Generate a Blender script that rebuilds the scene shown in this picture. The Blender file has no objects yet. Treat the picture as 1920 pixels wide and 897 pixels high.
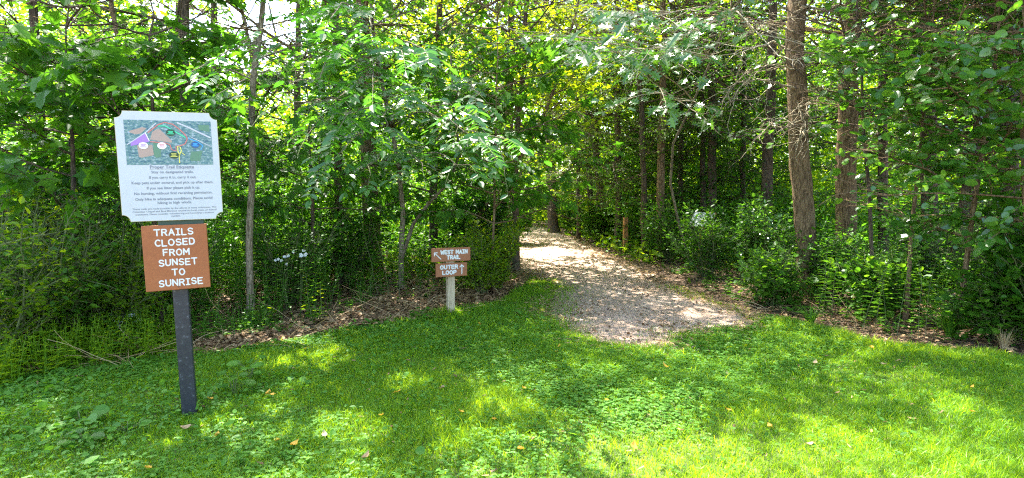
import bpy, math, random
import numpy as np
from math import radians as R, pi

# ------------------------------------------------------------------ camera, light, exposure
sc = bpy.context.scene
F, CX, CY, PITCH, EYE = 1100.0, 960.0, 448.5, R(5.1), 1.6
cam_d = bpy.data.cameras.new("camera"); cam = bpy.data.objects.new("camera", cam_d)
sc.collection.objects.link(cam); sc.camera = cam
cam.location = (0, 0, EYE); cam.rotation_euler = (R(90) - PITCH, 0, 0)
cam_d.sensor_width = 36; cam_d.lens = 36 * F / 1920; cam_d.clip_start = 0.05; cam_d.clip_end = 400

SUN_EL, SUN_AZ = R(60), R(-32)          # azimuth from +Y, negative = to the left
S = np.array([math.sin(SUN_AZ) * math.cos(SUN_EL), math.cos(SUN_AZ) * math.cos(SUN_EL), math.sin(SUN_EL)])
w = bpy.data.worlds.new("World"); sc.world = w; w.use_nodes = True
nt = w.node_tree; bg = nt.nodes["Background"]; sky = nt.nodes.new("ShaderNodeTexSky")
sky.sky_type = 'NISHITA'; sky.sun_disc = False; sky.sun_elevation = SUN_EL; sky.sun_rotation = SUN_AZ
sky.dust_density = 2.5; sky.ozone_density = 1.0
nt.links.new(sky.outputs[0], bg.inputs[0]); bg.inputs[1].default_value = 0.15
sd = bpy.data.lights.new("sun", 'SUN'); sun = bpy.data.objects.new("sun", sd); sc.collection.objects.link(sun)
sd.energy = 5.0; sd.angle = R(0.53); sd.color = (1, 0.95, 0.86)
from mathutils import Vector
sun.rotation_euler = Vector(S).to_track_quat('Z', 'Y').to_euler()
sc.view_settings.view_transform = 'Standard'; sc.view_settings.look = 'None'
sc.view_settings.exposure = 2.8; sc.view_settings.gamma = 1.0
sc.render.engine = 'CYCLES'
cy = sc.cycles
cy.max_bounces = 8; cy.diffuse_bounces = 4; cy.transmission_bounces = 5; cy.glossy_bounces = 2
cy.transparent_max_bounces = 4; cy.use_denoising = False; cy.filter_width = 1.2
cy.sample_clamp_indirect = 6

C = sc.collection
rng = np.random.default_rng(11)
random.seed(3)

# ------------------------------------------------------------------ helpers: view rays, ground
cp, sp_ = math.cos(PITCH), math.sin(PITCH)
def ray(px, py):
    u = (px - CX) / F; v = (CY - py) / F
    return np.array([u, cp + v * sp_, -sp_ + v * cp])
def at(px, py, Y):
    d = ray(px, py); return np.array([0, 0, EYE]) + d * (Y / d[1])
def gnd(px, py):
    d = ray(px, py); t = -EYE / d[2]; return np.array([d[0] * t, d[1] * t])
def proj(P):
    y = P[:, 1] * cp - (P[:, 2] - EYE) * sp_; z = P[:, 1] * sp_ + (P[:, 2] - EYE) * cp
    y = np.maximum(y, 0.05)
    return CX + F * P[:, 0] / y, CY - F * z / y
def hgt(x, y):
    return (0.018 * np.sin(1.7 * x + 0.6) * np.cos(1.3 * y) + 0.012 * np.sin(3.9 * x + 2.1 * y) + 0.007 * np.sin(9 * x - 5 * y))
def inside(poly, x, y):
    poly = np.asarray(poly); n = len(poly); r = np.zeros(x.shape, bool)
    for i in range(n):
        x0, y0 = poly[i]; x1, y1 = poly[(i + 1) % n]
        c = ((y0 > y) != (y1 > y)) & (x < (x1 - x0) * (y - y0) / (y1 - y0 + 1e-12) + x0)
        r ^= c
    return r
def nz(x, y, f=1.0, s=0.0):                       # cheap smooth noise, about -1..1
    x = x * f + s; y = y * f - s * 1.7
    return (np.sin(x * 1.1 + 2 * np.sin(y * .7)) + np.sin(y * 1.3 + 1.7 * np.sin(x * .9 + 1)) + np.sin(x * 2.3 - y * 1.9) * .6 + np.sin(x * 4.1 + y * 3.7) * .4) / 3
G = lambda pts: np.array([gnd(*p) for p in pts])
LAWN = np.vstack([[[-14, 1.5]], [[-14, 6.0]], G([(-150, 690), (0, 720), (130, 690), (250, 672), (330, 665), (420, 668), (520, 648), (640, 622), (760, 600), (835, 592), (900, 578), (950, 560), (985, 530), (1020, 522), (1045, 535), (1030, 560), (1022, 590), (1060, 622), (1120, 645), (1180, 654), (1250, 650), (1290, 625), (1400, 618), (1440, 596), (1520, 612), (1620, 640), (1720, 655), (1830, 660), (1920, 672), (2100, 690)]), [[14, 6.0]], [[14, 1.5]]])
PATH = G([(985, 422), (978, 430), (962, 445), (955, 470), (965, 500), (1005, 515), (1035, 535), (1020, 560), (1012, 590), (1050, 630), (1110, 655), (1180, 666), (1260, 660), (1300, 632), (1400, 625), (1425, 602), (1372, 584), (1312, 562), (1258, 536), (1190, 506), (1142, 485), (1112, 468), (1080, 448), (1048, 436), (1026, 428), (1000, 423)])
PATH = np.vstack([PATH[:1], PATH[1:]]); PATH = np.vstack([[[-4, 22.3], [-4, 20.6]], PATH[2:], [[0.4, 22.2]]])
WOOD_L = np.vstack([G([(960, 455), (950, 500), (930, 560), (835, 590), (640, 620), (520, 645), (330, 665), (130, 690), (0, 720), (-150, 700)]), [[-30, 6]], [[-30, 40]], [[-2, 40]], [[-1.5, 24]]])
WOOD_R = np.vstack([G([(1056, 436), (1095, 455), (1155, 485), (1215, 510), (1305, 552), (1400, 582), (1460, 598), (1620, 640), (1830, 660), (2100, 690)]), [[30, 6]], [[30, 40]], [[1, 40]]])

# ------------------------------------------------------------------ helpers: meshes
class MB:
    def __init__(s): s.V = []; s.F = []; s.n = 0
    def add(s, V, Fc, rnd=0.5, mat=0):
        V = np.asarray(V, float).reshape(-1, 3); Fc = np.asarray(Fc, np.int64)
        if not len(V) or not len(Fc): return
        s.V.append(V); s.F.append((Fc + s.n, np.broadcast_to(np.asarray(rnd, float), (len(Fc),)), np.broadcast_to(np.asarray(mat), (len(Fc),)))); s.n += len(V)
    def build(s, name, mats, parent=None, origin=(0, 0, 0), smooth=False):
        me = bpy.data.meshes.new(name)
        V = (np.concatenate(s.V) - np.asarray(origin, float)) if s.V else np.zeros((0, 3))
        me.vertices.add(len(V)); me.vertices.foreach_set("co", V.astype(np.float32).ravel())
        loops = np.concatenate([f.ravel() for f, _, _ in s.F]); tot = np.concatenate([np.full(len(f), f.shape[1]) for f, _, _ in s.F])
        start = np.concatenate([[0], np.cumsum(tot)[:-1]])
        me.loops.add(len(loops)); me.loops.foreach_set("vertex_index", loops.astype(np.int32))
        me.polygons.add(len(tot)); me.polygons.foreach_set("loop_start", start.astype(np.int32)); me.polygons.foreach_set("loop_total", tot.astype(np.int32))
        me.polygons.foreach_set("material_index", np.concatenate([m for _, _, m in s.F]).astype(np.int32))
        me.polygons.foreach_set("use_smooth", np.full(len(tot), bool(smooth)))
        me.update(calc_edges=True)
        a = me.attributes.new("rnd", 'FLOAT', 'FACE'); a.data.foreach_set("value", np.concatenate([r for _, r, _ in s.F]).astype(np.float32))
        for m in (mats if isinstance(mats, (list, tuple)) else [mats]): me.materials.append(m)
        o = bpy.data.objects.new(name, me); C.objects.link(o)
        if parent is not None: o.parent = parent
        return o
def unit(v): v = np.asarray(v, float); return v / (np.linalg.norm(v, axis=-1, keepdims=True) + 1e-12)
def tube(mb, P, r, k=5, rnd=0.5, mat=0, rough=0.0, cap=False):
    P = np.asarray(P, float); n = len(P); r = np.broadcast_to(np.asarray(r, float), (n,))
    T = unit(np.gradient(P, axis=0)); ref = np.array([0.31, 0.17, 0.93]) if abs(T[:, 2]).mean() < .8 else np.array([1.0, .1, 0])
    A = unit(np.cross(T, ref)); B = np.cross(T, A)
    th = np.arange(k) * 2 * pi / k
    rr = r[:, None] * np.ones((n, k))
    if rough:
        rr = rr * (1 + rough * (np.sin(th * 5 + 1)[None] * .5 + np.sin(th[None] * 9 + np.arange(n)[:, None] * .7) * .5 + rng.normal(0, .5, (n, k))))
    V = P[:, None] + rr[..., None] * (np.cos(th)[None, :, None] * A[:, None] + np.sin(th)[None, :, None] * B[:, None])
    i = np.arange(n - 1)[:, None] * k; j = np.arange(k)[None]; j2 = (j + 1) % k
    Fc = np.stack([i + j, i + j2, i + k + j2, i + k + j], -1).reshape(-1, 4)
    mb.add(V, Fc, rnd, mat)
    if cap:
        mb.add(V[0][::-1], [list(range(k))], rnd, mat); mb.add(V[-1], [list(range(k))], rnd, mat)
def box(mb, a, b, rnd=0.5, mat=0, bev=0.0):
    (x0, y0, z0), (x1, y1, z1) = a, b
    if bev <= 0:
        V = [(x, y, z) for z in (z0, z1) for y in (y0, y1) for x in (x0, x1)]
        mb.add(V, [(0, 2, 3, 1), (4, 5, 7, 6), (0, 1, 5, 4), (2, 6, 7, 3), (0, 4, 6, 2), (1, 3, 7, 5)], rnd, mat); return
    # chamfered along every edge: octagonal-ish box from three nested rings
    c = bev; V = []
    for (z, i) in ((z0, c), (z0 + c, 0), (z1 - c, 0), (z1, c)):
        e = c if True else 0
        X0, X1, Y0, Y1 = x0 + i, x1 - i, y0 + i, y1 - i
        V += [(X0 + e, Y0, z), (X1 - e, Y0, z), (X1, Y0 + e, z), (X1, Y1 - e, z), (X1 - e, Y1, z), (X0 + e, Y1, z), (X0, Y1 - e, z), (X0, Y0 + e, z)]
    Fc = [(l * 8 + j, l * 8 + (j + 1) % 8, l * 8 + 8 + (j + 1) % 8, l * 8 + 8 + j) for l in range(3) for j in range(8)]
    n0 = mb.n; mb.add(V, Fc, rnd, mat)
    mb.add(V[:8][::-1], [list(range(8))], rnd, mat); mb.add(V[-8:], [list(range(8))], rnd, mat)

# leaf templates: x = width, y = length, z = lift; faces share the midrib
def tmpl(half, lift=.10, droop=.12):
    h = np.array(half, float); n = len(h)
    V = [(0, 0, 0)] + [(x, y, lift * x * 2 - droop * y * y) for x, y in h] + [(0, 1, -droop)] + [(-x, y, lift * x * 2 - droop * y * y) for x, y in h]
    Rf = [0] + list(range(1, n + 2)); Lf = [0, n + 1] + list(range(2 * n + 1, n + 1, -1))
    return np.array(V, float), np.array([Rf, Lf])
OV = tmpl([(.27, .3), (.24, .68)])
RD = tmpl([(.34, .12), (.46, .5), (.28, .84)], .06, .1)
LN = tmpl([(.10, .3), (.08, .7)], .15, .35)
MP = tmpl([(.42, -.04), (.28, .22), (.60, .48), (.22, .55), (.24, .78)], .08, .2)
OK = tmpl([(.10, .18), (.30, .22), (.11, .36), (.44, .52), (.13, .60), (.32, .82), (.09, .80)], .08, .15)
QD = (np.array([(0, 0, 0), (.3, .5, .05), (0, 1, -.1), (-.3, .5, .05)]), np.array([[0, 1, 2, 3]]))
BL = (np.array([(-.5, 0, 0), (.5, 0, 0), (.38, .45, 0), (-.38, .45, 0), (0, 1, 0)]), None)

def leaves(mb, t, P, D, N, size, rnd=None, mat=0):
    P = np.asarray(P, float).reshape(-1, 3); n = len(P)
    if n == 0: return
    D = unit(D); X = unit(np.cross(D, N)); N = np.cross(X, D)
    V, Fc = t; size = np.broadcast_to(np.asarray(size, float), (n,))
    W = P[:, None] + size[:, None, None] * (V[None, :, :1] * X[:, None] + V[None, :, 1:2] * D[:, None] + V[None, :, 2:] * N[:, None])
    FF = (Fc[None] + (np.arange(n) * len(V))[:, None, None]).reshape(-1, Fc.shape[1])
    if rnd is None: rnd = rng.random(n)
    mb.add(W, FF, np.repeat(np.broadcast_to(rnd, (n,)), len(Fc)), mat)

# ------------------------------------------------------------------ materials
def mat(name):
    m = bpy.data.materials.new(name); m.use_nodes = True; nt = m.node_tree; nt.nodes.clear()
    o = nt.nodes.new("ShaderNodeOutputMaterial"); return m, nt, o
def ramp(nt, fac, cols):
    r = nt.nodes.new("ShaderNodeValToRGB"); e = r.color_ramp.elements
    while len(e) < len(cols): e.new(0.5)
    for i, (p, c) in enumerate(cols): e[i].position = p; e[i].color = (*c, 1)
    nt.links.new(fac, r.inputs[0]); return r.outputs[0]
def leaf_mat(name, cols, trans, tw=0.45, rough=0.42, spec=0.28):
    m, nt, o = mat(name); L = nt.links
    at_ = nt.nodes.new("ShaderNodeAttribute"); at_.attribute_name = "rnd"
    oi = nt.nodes.new("ShaderNodeObjectInfo")
    add = nt.nodes.new("ShaderNodeMath"); add.operation = 'MULTIPLY_ADD'; L.new(oi.outputs["Random"], add.inputs[0]); add.inputs[1].default_value = .3; L.new(at_.outputs["Fac"], add.inputs[2])
    mul = nt.nodes.new("ShaderNodeMath"); mul.operation = 'MULTIPLY'; L.new(add.outputs[0], mul.inputs[0]); mul.inputs[1].default_value = .77
    col = ramp(nt, mul.outputs[0], cols)
    p = nt.nodes.new("ShaderNodeBsdfPrincipled"); L.new(col, p.inputs["Base Color"]); p.inputs["Roughness"].default_value = rough
    p.inputs["Specular IOR Level"].default_value = spec
    t = nt.nodes.new("ShaderNodeBsdfTranslucent")
    mx = nt.nodes.new("ShaderNodeMix"); mx.data_type = 'RGBA'; mx.blend_type = 'MULTIPLY'; mx.inputs["Factor"].default_value = 1.0
    L.new(col, mx.inputs["A"]); mx.inputs["B"].default_value = (*trans, 1)
    L.new(mx.outputs["Result"], t.inputs[0])
    sh = nt.nodes.new("ShaderNodeMixShader"); sh.inputs[0].default_value = tw
    L.new(p.outputs[0], sh.inputs[1]); L.new(t.outputs[0], sh.inputs[2]); L.new(sh.outputs[0], o.inputs[0]); return m
K = lambda *a: a
LEAF = {
 'mid':  leaf_mat("leaf_mid", [(0, K(.028, .095, .010)), (.5, K(.046, .14, .013)), (1, K(.085, .20, .016))], (3.0, 2.7, 1.0)),
 'dark': leaf_mat("leaf_dark", [(0, K(.020, .075, .013)), (.6, K(.032, .108, .016)), (1, K(.055, .15, .018))], (2.8, 2.6, .9), .42, .40, .3),
 'blue': leaf_mat("leaf_compound", [(0, K(.034, .12, .020)), (.6, K(.05, .155, .025)), (1, K(.09, .21, .022))], (2.6, 2.6, .9), .42, .28, .8),
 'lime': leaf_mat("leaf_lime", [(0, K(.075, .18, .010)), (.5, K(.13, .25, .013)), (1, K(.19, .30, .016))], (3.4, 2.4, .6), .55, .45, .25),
 'oak':  leaf_mat("leaf_oak", [(0, K(.04, .125, .018)), (.5, K(.055, .155, .020)), (1, K(.11, .22, .02))], (2.8, 2.5, .9), .38, .24, 1.0),
 'gloss': leaf_mat('leaf_glossy_round', [(0, K(.04, .13, .018)), (.5, K(.06, .17, .02)), (1, K(.12, .24, .022))], (2.8, 2.4, .8), .42, .26, .8),
 'needle': leaf_mat("leaf_needle", [(0, K(.035, .09, .016)), (.6, K(.055, .12, .02)), (1, K(.10, .17, .025))], (2.6, 2.3, .8), .42, .5, .2),
 'far':  leaf_mat("leaf_far", [(0, K(.045, .13, .010)), (.5, K(.09, .19, .012)), (1, K(.16, .27, .015))], (3.2, 2.4, .7), .5, .55, .15),
 'herb': leaf_mat("leaf_herb", [(0, K(.036, .115, .012)), (.5, K(.06, .165, .015)), (1, K(.11, .22, .018))], (2.8, 2.5, .9), .42, .4),
 'straw': leaf_mat("straw", [(0, K(.30, .20, .09)), (.5, K(.42, .30, .15)), (1, K(.5, .4, .22))], (1.3, 1.2, 1.0), .2, .6),
 'litter': leaf_mat("litter", [(0, K(.08, .042, .020)), (.4, K(.20, .115, .055)), (.8, K(.36, .24, .12)), (1, K(.55, .42, .24))], (1.2, 1.1, 1.0), .15, .6),
 'yellow': leaf_mat("leaf_yellow", [(0, K(.62, .30, .04)), (.5, K(.75, .48, .06)), (1, K(.8, .6, .22))], (1.2, 1.1, .8), .25, .5),
 'white': leaf_mat("petal", [(0, K(.75, .77, .74)), (1, K(.85, .87, .84))], (1.0, 1.0, 1.0), .3, .5),
 'grass': leaf_mat("grass_blade", [(0, K(.062, .165, .010)), (.5, K(.12, .25, .013)), (.93, K(.24, .37, .020)), (1, K(.44, .38, .12))], (2.9, 2.3, .7), .42, .45, .3),
 'clover': leaf_mat("clover_leaf", [(0, K(.055, .16, .018)), (.6, K(.09, .22, .025)), (1, K(.15, .30, .045))], (2.7, 2.3, .7), .38, .5, .22),
}
def bark(name, c0, c1, scale=9, stretch=.18, strength=.6):
    m, nt, o = mat(name); L = nt.links
    tc = nt.nodes.new("ShaderNodeTexCoord"); mp = nt.nodes.new("ShaderNodeMapping"); mp.inputs["Scale"].default_value = (scale, scale, scale * stretch)
    L.new(tc.outputs["Object"], mp.inputs[0])
    v = nt.nodes.new("ShaderNodeTexVoronoi"); v.feature = 'DISTANCE_TO_EDGE'; v.inputs["Scale"].default_value = 3.2
    n0 = nt.nodes.new("ShaderNodeTexNoise"); n0.inputs["Scale"].default_value = 5; n0.inputs["Detail"].default_value = 6
    L.new(mp.outputs[0], n0.inputs["Vector"])
    ad = nt.nodes.new("ShaderNodeVectorMath"); ad.operation = 'MULTIPLY_ADD'; L.new(n0.outputs["Color"], ad.inputs[0]); ad.inputs[1].default_value = (.5, .5, .5); L.new(mp.outputs[0], ad.inputs[2])
    L.new(ad.outputs[0], v.inputs["Vector"])
    n = nt.nodes.new("ShaderNodeTexNoise"); n.inputs["Scale"].default_value = 4; n.inputs["Detail"].default_value = 7; L.new(mp.outputs[0], n.inputs["Vector"])
    mul = nt.nodes.new("ShaderNodeMath"); mul.operation = 'MULTIPLY_ADD'; L.new(v.outputs["Distance"], mul.inputs[0]); mul.inputs[1].default_value = 1.3; L.new(n.outputs["Fac"], mul.inputs[2])
    big = nt.nodes.new("ShaderNodeTexNoise"); big.inputs["Scale"].default_value = 3; L.new(tc.outputs["Object"], big.inputs["Vector"])
    m2 = nt.nodes.new("ShaderNodeMath"); m2.operation = 'MULTIPLY_ADD'; L.new(big.outputs["Fac"], m2.inputs[0]); m2.inputs[1].default_value = .5; L.new(mul.outputs[0], m2.inputs[2])
    col = ramp(nt, m2.outputs[0], [(.5, tuple(x * .55 for x in c0)), (.8, c0), (1.15 if False else 1, c1)])
    p = nt.nodes.new("ShaderNodeBsdfPrincipled"); p.inputs["Roughness"].default_value = .9; p.inputs["Specular IOR Level"].default_value = .2
    L.new(col, p.inputs["Base Color"])
    b = nt.nodes.new("ShaderNodeBump"); b.inputs["Strength"].default_value = strength; b.inputs["Distance"].default_value = .02; L.new(mul.outputs[0], b.inputs["Height"]); L.new(b.outputs[0], p.inputs["Normal"])
    L.new(p.outputs[0], o.inputs[0]); return m
BARK = {'brown': bark("bark_brown", (.135, .088, .048), (.27, .185, .105), strength=.9),
        'grey': bark("bark_grey", (.15, .12, .075), (.31, .26, .175), 14, strength=.9),
        'dark': bark("bark_dark", (.075, .055, .038), (.15, .11, .08), 10),
        'pale': bark("bark_pale", (.30, .25, .16), (.45, .39, .27), 16, .3, .3),
        'green': bark("stem_green", (.08, .11, .04), (.16, .18, .07), 16, .3, .2)}
def noise_mat(name, cols, scale=8, rough=.9, bump=.3, detail=8, dist=.01, spec=.3, second=None):
    m, nt, o = mat(name); L = nt.links
    tc = nt.nodes.new("ShaderNodeTexCoord"); n = nt.nodes.new("ShaderNodeTexNoise"); n.inputs["Scale"].default_value = scale; n.inputs["Detail"].default_value = detail; n.inputs["Roughness"].default_value = .65
    L.new(tc.outputs["Object"], n.inputs["Vector"]); fac = n.outputs["Fac"]
    if second:
        n2 = nt.nodes.new("ShaderNodeTexNoise"); n2.inputs["Scale"].default_value = second; n2.inputs["Detail"].default_value = 5; L.new(tc.outputs["Object"], n2.inputs["Vector"])
        mm = nt.nodes.new("ShaderNodeMath"); mm.operation = 'ADD'; L.new(fac, mm.inputs[0]); L.new(n2.outputs["Fac"], mm.inputs[1])
        m3 = nt.nodes.new("ShaderNodeMath"); m3.operation = 'MULTIPLY'; L.new(mm.outputs[0], m3.inputs[0]); m3.inputs[1].default_value = .5; fac = m3.outputs[0]
    p = nt.nodes.new("ShaderNodeBsdfPrincipled"); p.inputs["Roughness"].default_value = rough; p.inputs["Specular IOR Level"].default_value = spec
    L.new(ramp(nt, fac, cols), p.inputs["Base Color"])
    if bump:
        b = nt.nodes.new("ShaderNodeBump"); b.inputs["Strength"].default_value = bump; b.inputs["Distance"].default_value = dist; L.new(n.outputs["Fac"], b.inputs["Height"]); L.new(b.outputs[0], p.inputs["Normal"])
    L.new(p.outputs[0], o.inputs[0]); return m
def plain(name, c, rough=.6, spec=.4): return noise_mat(name, [(.3, tuple(x * .93 for x in c)), (.7, c)], 30, rough, 0, 3, .001, spec)
M_GROUND = noise_mat("forest_floor", [(.3, (.05, .033, .022)), (.5, (.12, .078, .05)), (.72, (.22, .15, .10))], 14, bump=.6, second=2)
M_SOIL = noise_mat("lawn_soil", [(.3, (.035, .05, .014)), (.5, (.06, .09, .02)), (.72, (.12, .12, .045))], 18, bump=.5, second=1.5)
M_PATH = noise_mat("path_grit", [(.28, (.22, .145, .10)), (.47, (.40, .285, .205)), (.68, (.56, .43, .335))], 45, bump=.8, second=1.6, dist=.012)
M_CHIP = noise_mat("chip", [(.3, (.30, .20, .135)), (.7, (.50, .38, .285))], 30, bump=0)

# ------------------------------------------------------------------ tags
def tag(o, label, cat, group=None):
    o["label"] = label; o["category"] = cat
    if group: o["group"] = group
    return o
def thing(name, label, cat, loc, group=None, rz=0.0):
    o = bpy.data.objects.new(name, None); C.objects.link(o); o.location = loc; o.rotation_euler = (0, 0, rz); o.empty_display_size = .2
    return tag(o, label, cat, group)
def grid_sheet(name, poly, x0, x1, y0, y1, step, dz, m, jag=0.0):
    nx = int((x1 - x0) / step); ny = int((y1 - y0) / step)
    X, Y = np.meshgrid(np.linspace(x0, x1, nx + 1), np.linspace(y0, y1, ny + 1))
    V = np.stack([X, Y, hgt(X, Y) + dz], -1).reshape(-1, 3)
    i = np.arange(ny)[:, None] * (nx + 1) + np.arange(nx)[None]
    Fc = np.stack([i, i + 1, i + nx + 2, i + nx + 1], -1).reshape(-1, 4)
    if poly is not None:
        c = V[Fc].mean(1); jx = (nz(c[:, 0], c[:, 1], 4, 2) + .6 * nz(c[:, 0], c[:, 1], 11, 5)) * jag; jy = nz(c[:, 0], c[:, 1], 4, 9) * jag
        Fc = Fc[inside(poly, c[:, 0] + jx, c[:, 1] + jy)]
        used = np.unique(Fc); mp = -np.ones(len(V), int); mp[used] = np.arange(len(used)); V = V[used]; Fc = mp[Fc]
    mb = MB(); mb.add(V, Fc); o = mb.build(name, m, smooth=True); o["kind"] = "structure"; return o

# ------------------------------------------------------------------ ground, lawn, path
mb = MB()
xs = np.concatenate([[-160, -80, -40], np.arange(-20, 20.01, .4), [40, 80, 160]]); ys = np.concatenate([[-60, -20], np.arange(-4, 32.01, .4), [50, 90, 180]])
X, Y = np.meshgrid(xs, ys); Z = np.where((abs(X) < 19) & (Y > -3.9) & (Y < 31), hgt(X, Y), 0) - .012
i = np.arange(len(ys) - 1)[:, None] * len(xs) + np.arange(len(xs) - 1)[None]
mb.add(np.stack([X, Y, Z], -1), np.stack([i, i + 1, i + len(xs) + 1, i + len(xs)], -1).reshape(-1, 4))
g = mb.build("ground", M_GROUND, smooth=True); g["kind"] = "structure"
grid_sheet("lawn_earth", LAWN, -10, 10, 1.5, 9, .08, .004, M_SOIL, .10)
grid_sheet("path", PATH, -3.2, 4, 5, 27, .05, .012, M_PATH, .2)

# sunlit gaps: openings in the high crowns, found along the sun's direction; (px, py, rx, ry, strength)
GAPS = [(760, 715, 60, 22, .9), (520, 765, 60, 20, .9), (850, 820, 50, 22, .9), (1010, 700, 50, 20, .9), (600, 690, 40, 14, .8), (1150, 700, 60, 16, .9), (150, 690, 110, 30, 1), (205, 655, 50, 16, 1), (60, 650, 120, 26, .9), (655, 805, 85, 36, 1), (900, 690, 75, 34, 1), (960, 745, 95, 45, 1), (935, 840, 60, 26, 1), (930, 650, 40, 14, 1),
        (1200, 790, 120, 55, 1), (1090, 700, 60, 26, .9), (1575, 665, 80, 28, 1), (1715, 715, 60, 26, 1), (1380, 722, 55, 16, 1), (1480, 630, 70, 18, 1), (1560, 850, 95, 46, 1),
        (1370, 860, 70, 40, .9), (1810, 810, 120, 60, .95), (440, 800, 30, 12, 1), (1000, 630, 40, 20, 1), (1130, 625, 130, 34, 1), (1300, 605, 90, 16, 1), (1090, 545, 90, 9, 1), (1060, 515, 80, 8, 1), (1040, 490, 80, 7, 1), (1010, 466, 60, 6, 1), (1010, 450, 50, 4, 1), (1150, 580, 80, 10, 1),
        (1850, 600, 200, 34, .95), (1700, 545, 150, 20, .95), (1450, 545, 110, 16, .95), (1300, 500, 60, 8, .9), (960, 520, 30, 20, 1), (1900, 520, 160, 20, .9)]
LIT = [(at(1850, 330, 5.8), 1.0), (at(1760, 230, 6.2), .8), (at(1150, 150, 6.5), .9), (at(1260, 120, 6.5), .8), (at(930, 255, 4.5), .45), (at(770, 110, 4.6), .5), (at(60, 540, 5.6), 1.0), (at(200, 560, 5.8), .9), (at(60, 150, 6.8), .7), (at(180, 260, 6.2), .7), (at(300, 60, 7.5), .9), (at(480, 250, 6.5), .6), (at(600, 420, 8), .8), (at(1330, 330, 13), 1.2), (at(1560, 400, 11), 1.2), (at(1100, 330, 15), 1.4),
       (at(1430, 470, 8), .6), (at(1040, 60, 13), 3.4), (at(960, 130, 12), 2.2), (at(1130, 130, 7.2), 1.3), (at(1060, 30, 9), 1.5), (at(250, 590, 5.6), 1.0), (at(90, 620, 5.0), 1.3), (at(20, 500, 5.6), 1.2), (at(180, 640, 5.2), .9), (at(740, 520, 8), .7), (at(1260, 470, 11), 1.0), (at(1560, 560, 7.2), .6), (at(1700, 600, 6), .6), (at(1350, 500, 9), .7), (at(1150, 430, 14), 1.2), (at(900, 540, 7.5), .6), (at(1040, 380, 17), 2.0), (at(40, 180, 6.4), .7), (at(1650, 120, 7.0), .8), (at(900, 330, 7.8), .8), (at(360, 170, 4.7), .35), (at(120, 340, 5.8), .45), (at(1497, 250, 8.4), .6), (at(1680, 520, 6.6), .5)]
def carve(P):
    """True where a leaf stays. Leaves above the camera's view whose shadow would fall in a gap are left out."""
    t = P[:, 2] / S[2]; H = P - S[None] * t[:, None]
    px, py = proj(np.c_[H[:, 0], H[:, 1], np.zeros(len(H))])
    px = px + 26 * nz(H[:, 0], H[:, 1], 5, 3); py = py + 9 * nz(H[:, 0], H[:, 1], 5, 8)
    keep = np.ones(len(P), bool); u = rng.random(len(P))
    for (a, b, rx, ry, s) in GAPS:
        keep &= ~((((px - a) / rx) ** 2 + ((py - b) / ry) ** 2 < 1) & (u < s))
    low_ = ~((P[:, 2] > EYE + P[:, 1] * .25) | (P[:, 1] < 2))
    for c, r in LIT:
        pr = np.where(low_, .62 if (c[0] < -1.5 and c[2] < 1.3) else .2, .93)
        v = P - c[None]; t = v @ S; keep &= ~((np.linalg.norm(v - t[:, None] * S[None], axis=1) < r * (1 + .25 * nz(P[:, 0], P[:, 1], 3, 1))) & (t > r * .6) & (u < pr))
    high = (P[:, 2] > EYE + P[:, 1] * .25) | (P[:, 1] < 2)
    soft = ~high & (P[:, 1] < 8) & (P[:, 2] > .7) & (u < np.where(P[:, 0] < -2.6, .35, .86))
    return keep | ~(high | soft) | (H[:, 1] < 1)

# ------------------------------------------------------------------ plants
class Leafy:
    def __init__(s): s.P = []; s.D = []; s.N = []; s.S = []
    def add(s, P, D, N, size): s.P.append(P); s.D.append(D); s.N.append(N); s.S.append(np.broadcast_to(size, (len(P),)))
    def arr(s): return map(np.concatenate, (s.P, s.D, s.N, s.S))
def walk(P0, d, L, n, jit, trop):
    P = [np.array(P0, float)]; d = unit(d)
    for _ in range(n):
        d = unit(d + rng.normal(0, jit, 3) + np.array([0, 0, trop])); P.append(P[-1] + d * L / n)
    return np.array(P)
def spray(wood, lf, P0, d, L, r, level, sp):
    """a limb with flat, alternating side shoots; the last level bears the leaves"""
    n = 5 if level else 4
    P = walk(P0, d, L, n, sp.get('jit', .12), sp['trop'][level]); T = unit(np.gradient(P, axis=0))
    if level > 0 or sp.get('twigs', 1): tube(wood, P, np.linspace(r, r * .35, n + 1), 5 if level > 1 else (4 if level else 3))
    if level == 0:
        m = max(2, int(round(L / sp['gap']))); t = np.linspace(.12, 1, m) * n
        i = np.minimum(t.astype(int), n - 1); f = (t - i)[:, None]; Q = P[i] * (1 - f) + P[i + 1] * f; D = T[i]
        up = np.array([0, 0, 1.0]); side = unit(np.cross(D, up)) * np.where(np.arange(m) % 2, 1, -1)[:, None]
        dd = D * rng.uniform(.2, .9, (m, 1)) + side * rng.uniform(.5, 1, (m, 1)) + rng.normal(0, .22, (m, 3)) + [0, 0, -sp.get('hang', .25)]
        dd[-1] = D[-1]
        N = up + np.array(sp.get('nb', (0, 0, 0))) + rng.normal(0, sp.get('tilt', .35), (m, 3)); lf.add(Q + rng.normal(0, sp['size'] * .25, Q.shape), dd, N, sp['size'] * rng.uniform(.42, 1.28, m))
        return
    k = sp['kids'][level]; ts = np.linspace(sp.get('bare', .2), 1, k)
    for q, t in enumerate(ts):
        i = min(int(t * n), n - 1); f = t * n - i; Q = P[i] * (1 - f) + P[i + 1] * f; D = T[i]
        side = unit(np.cross(D, [0, 0, 1.0])) * (1 if q % 2 else -1)
        a = rng.uniform(.5, 1.0) if q < k - 1 else .1
        dd = D * math.cos(a) + side * math.sin(a) + rng.normal(0, sp.get('vert', .25), 3) * [.4, .4, 1]
        l = L * sp['ratio'] * (1.15 - .6 * t) * rng.uniform(.75, 1.2)
        spray(wood, lf, Q, dd, max(l, .12), r * .5, level - 1, sp)
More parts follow.
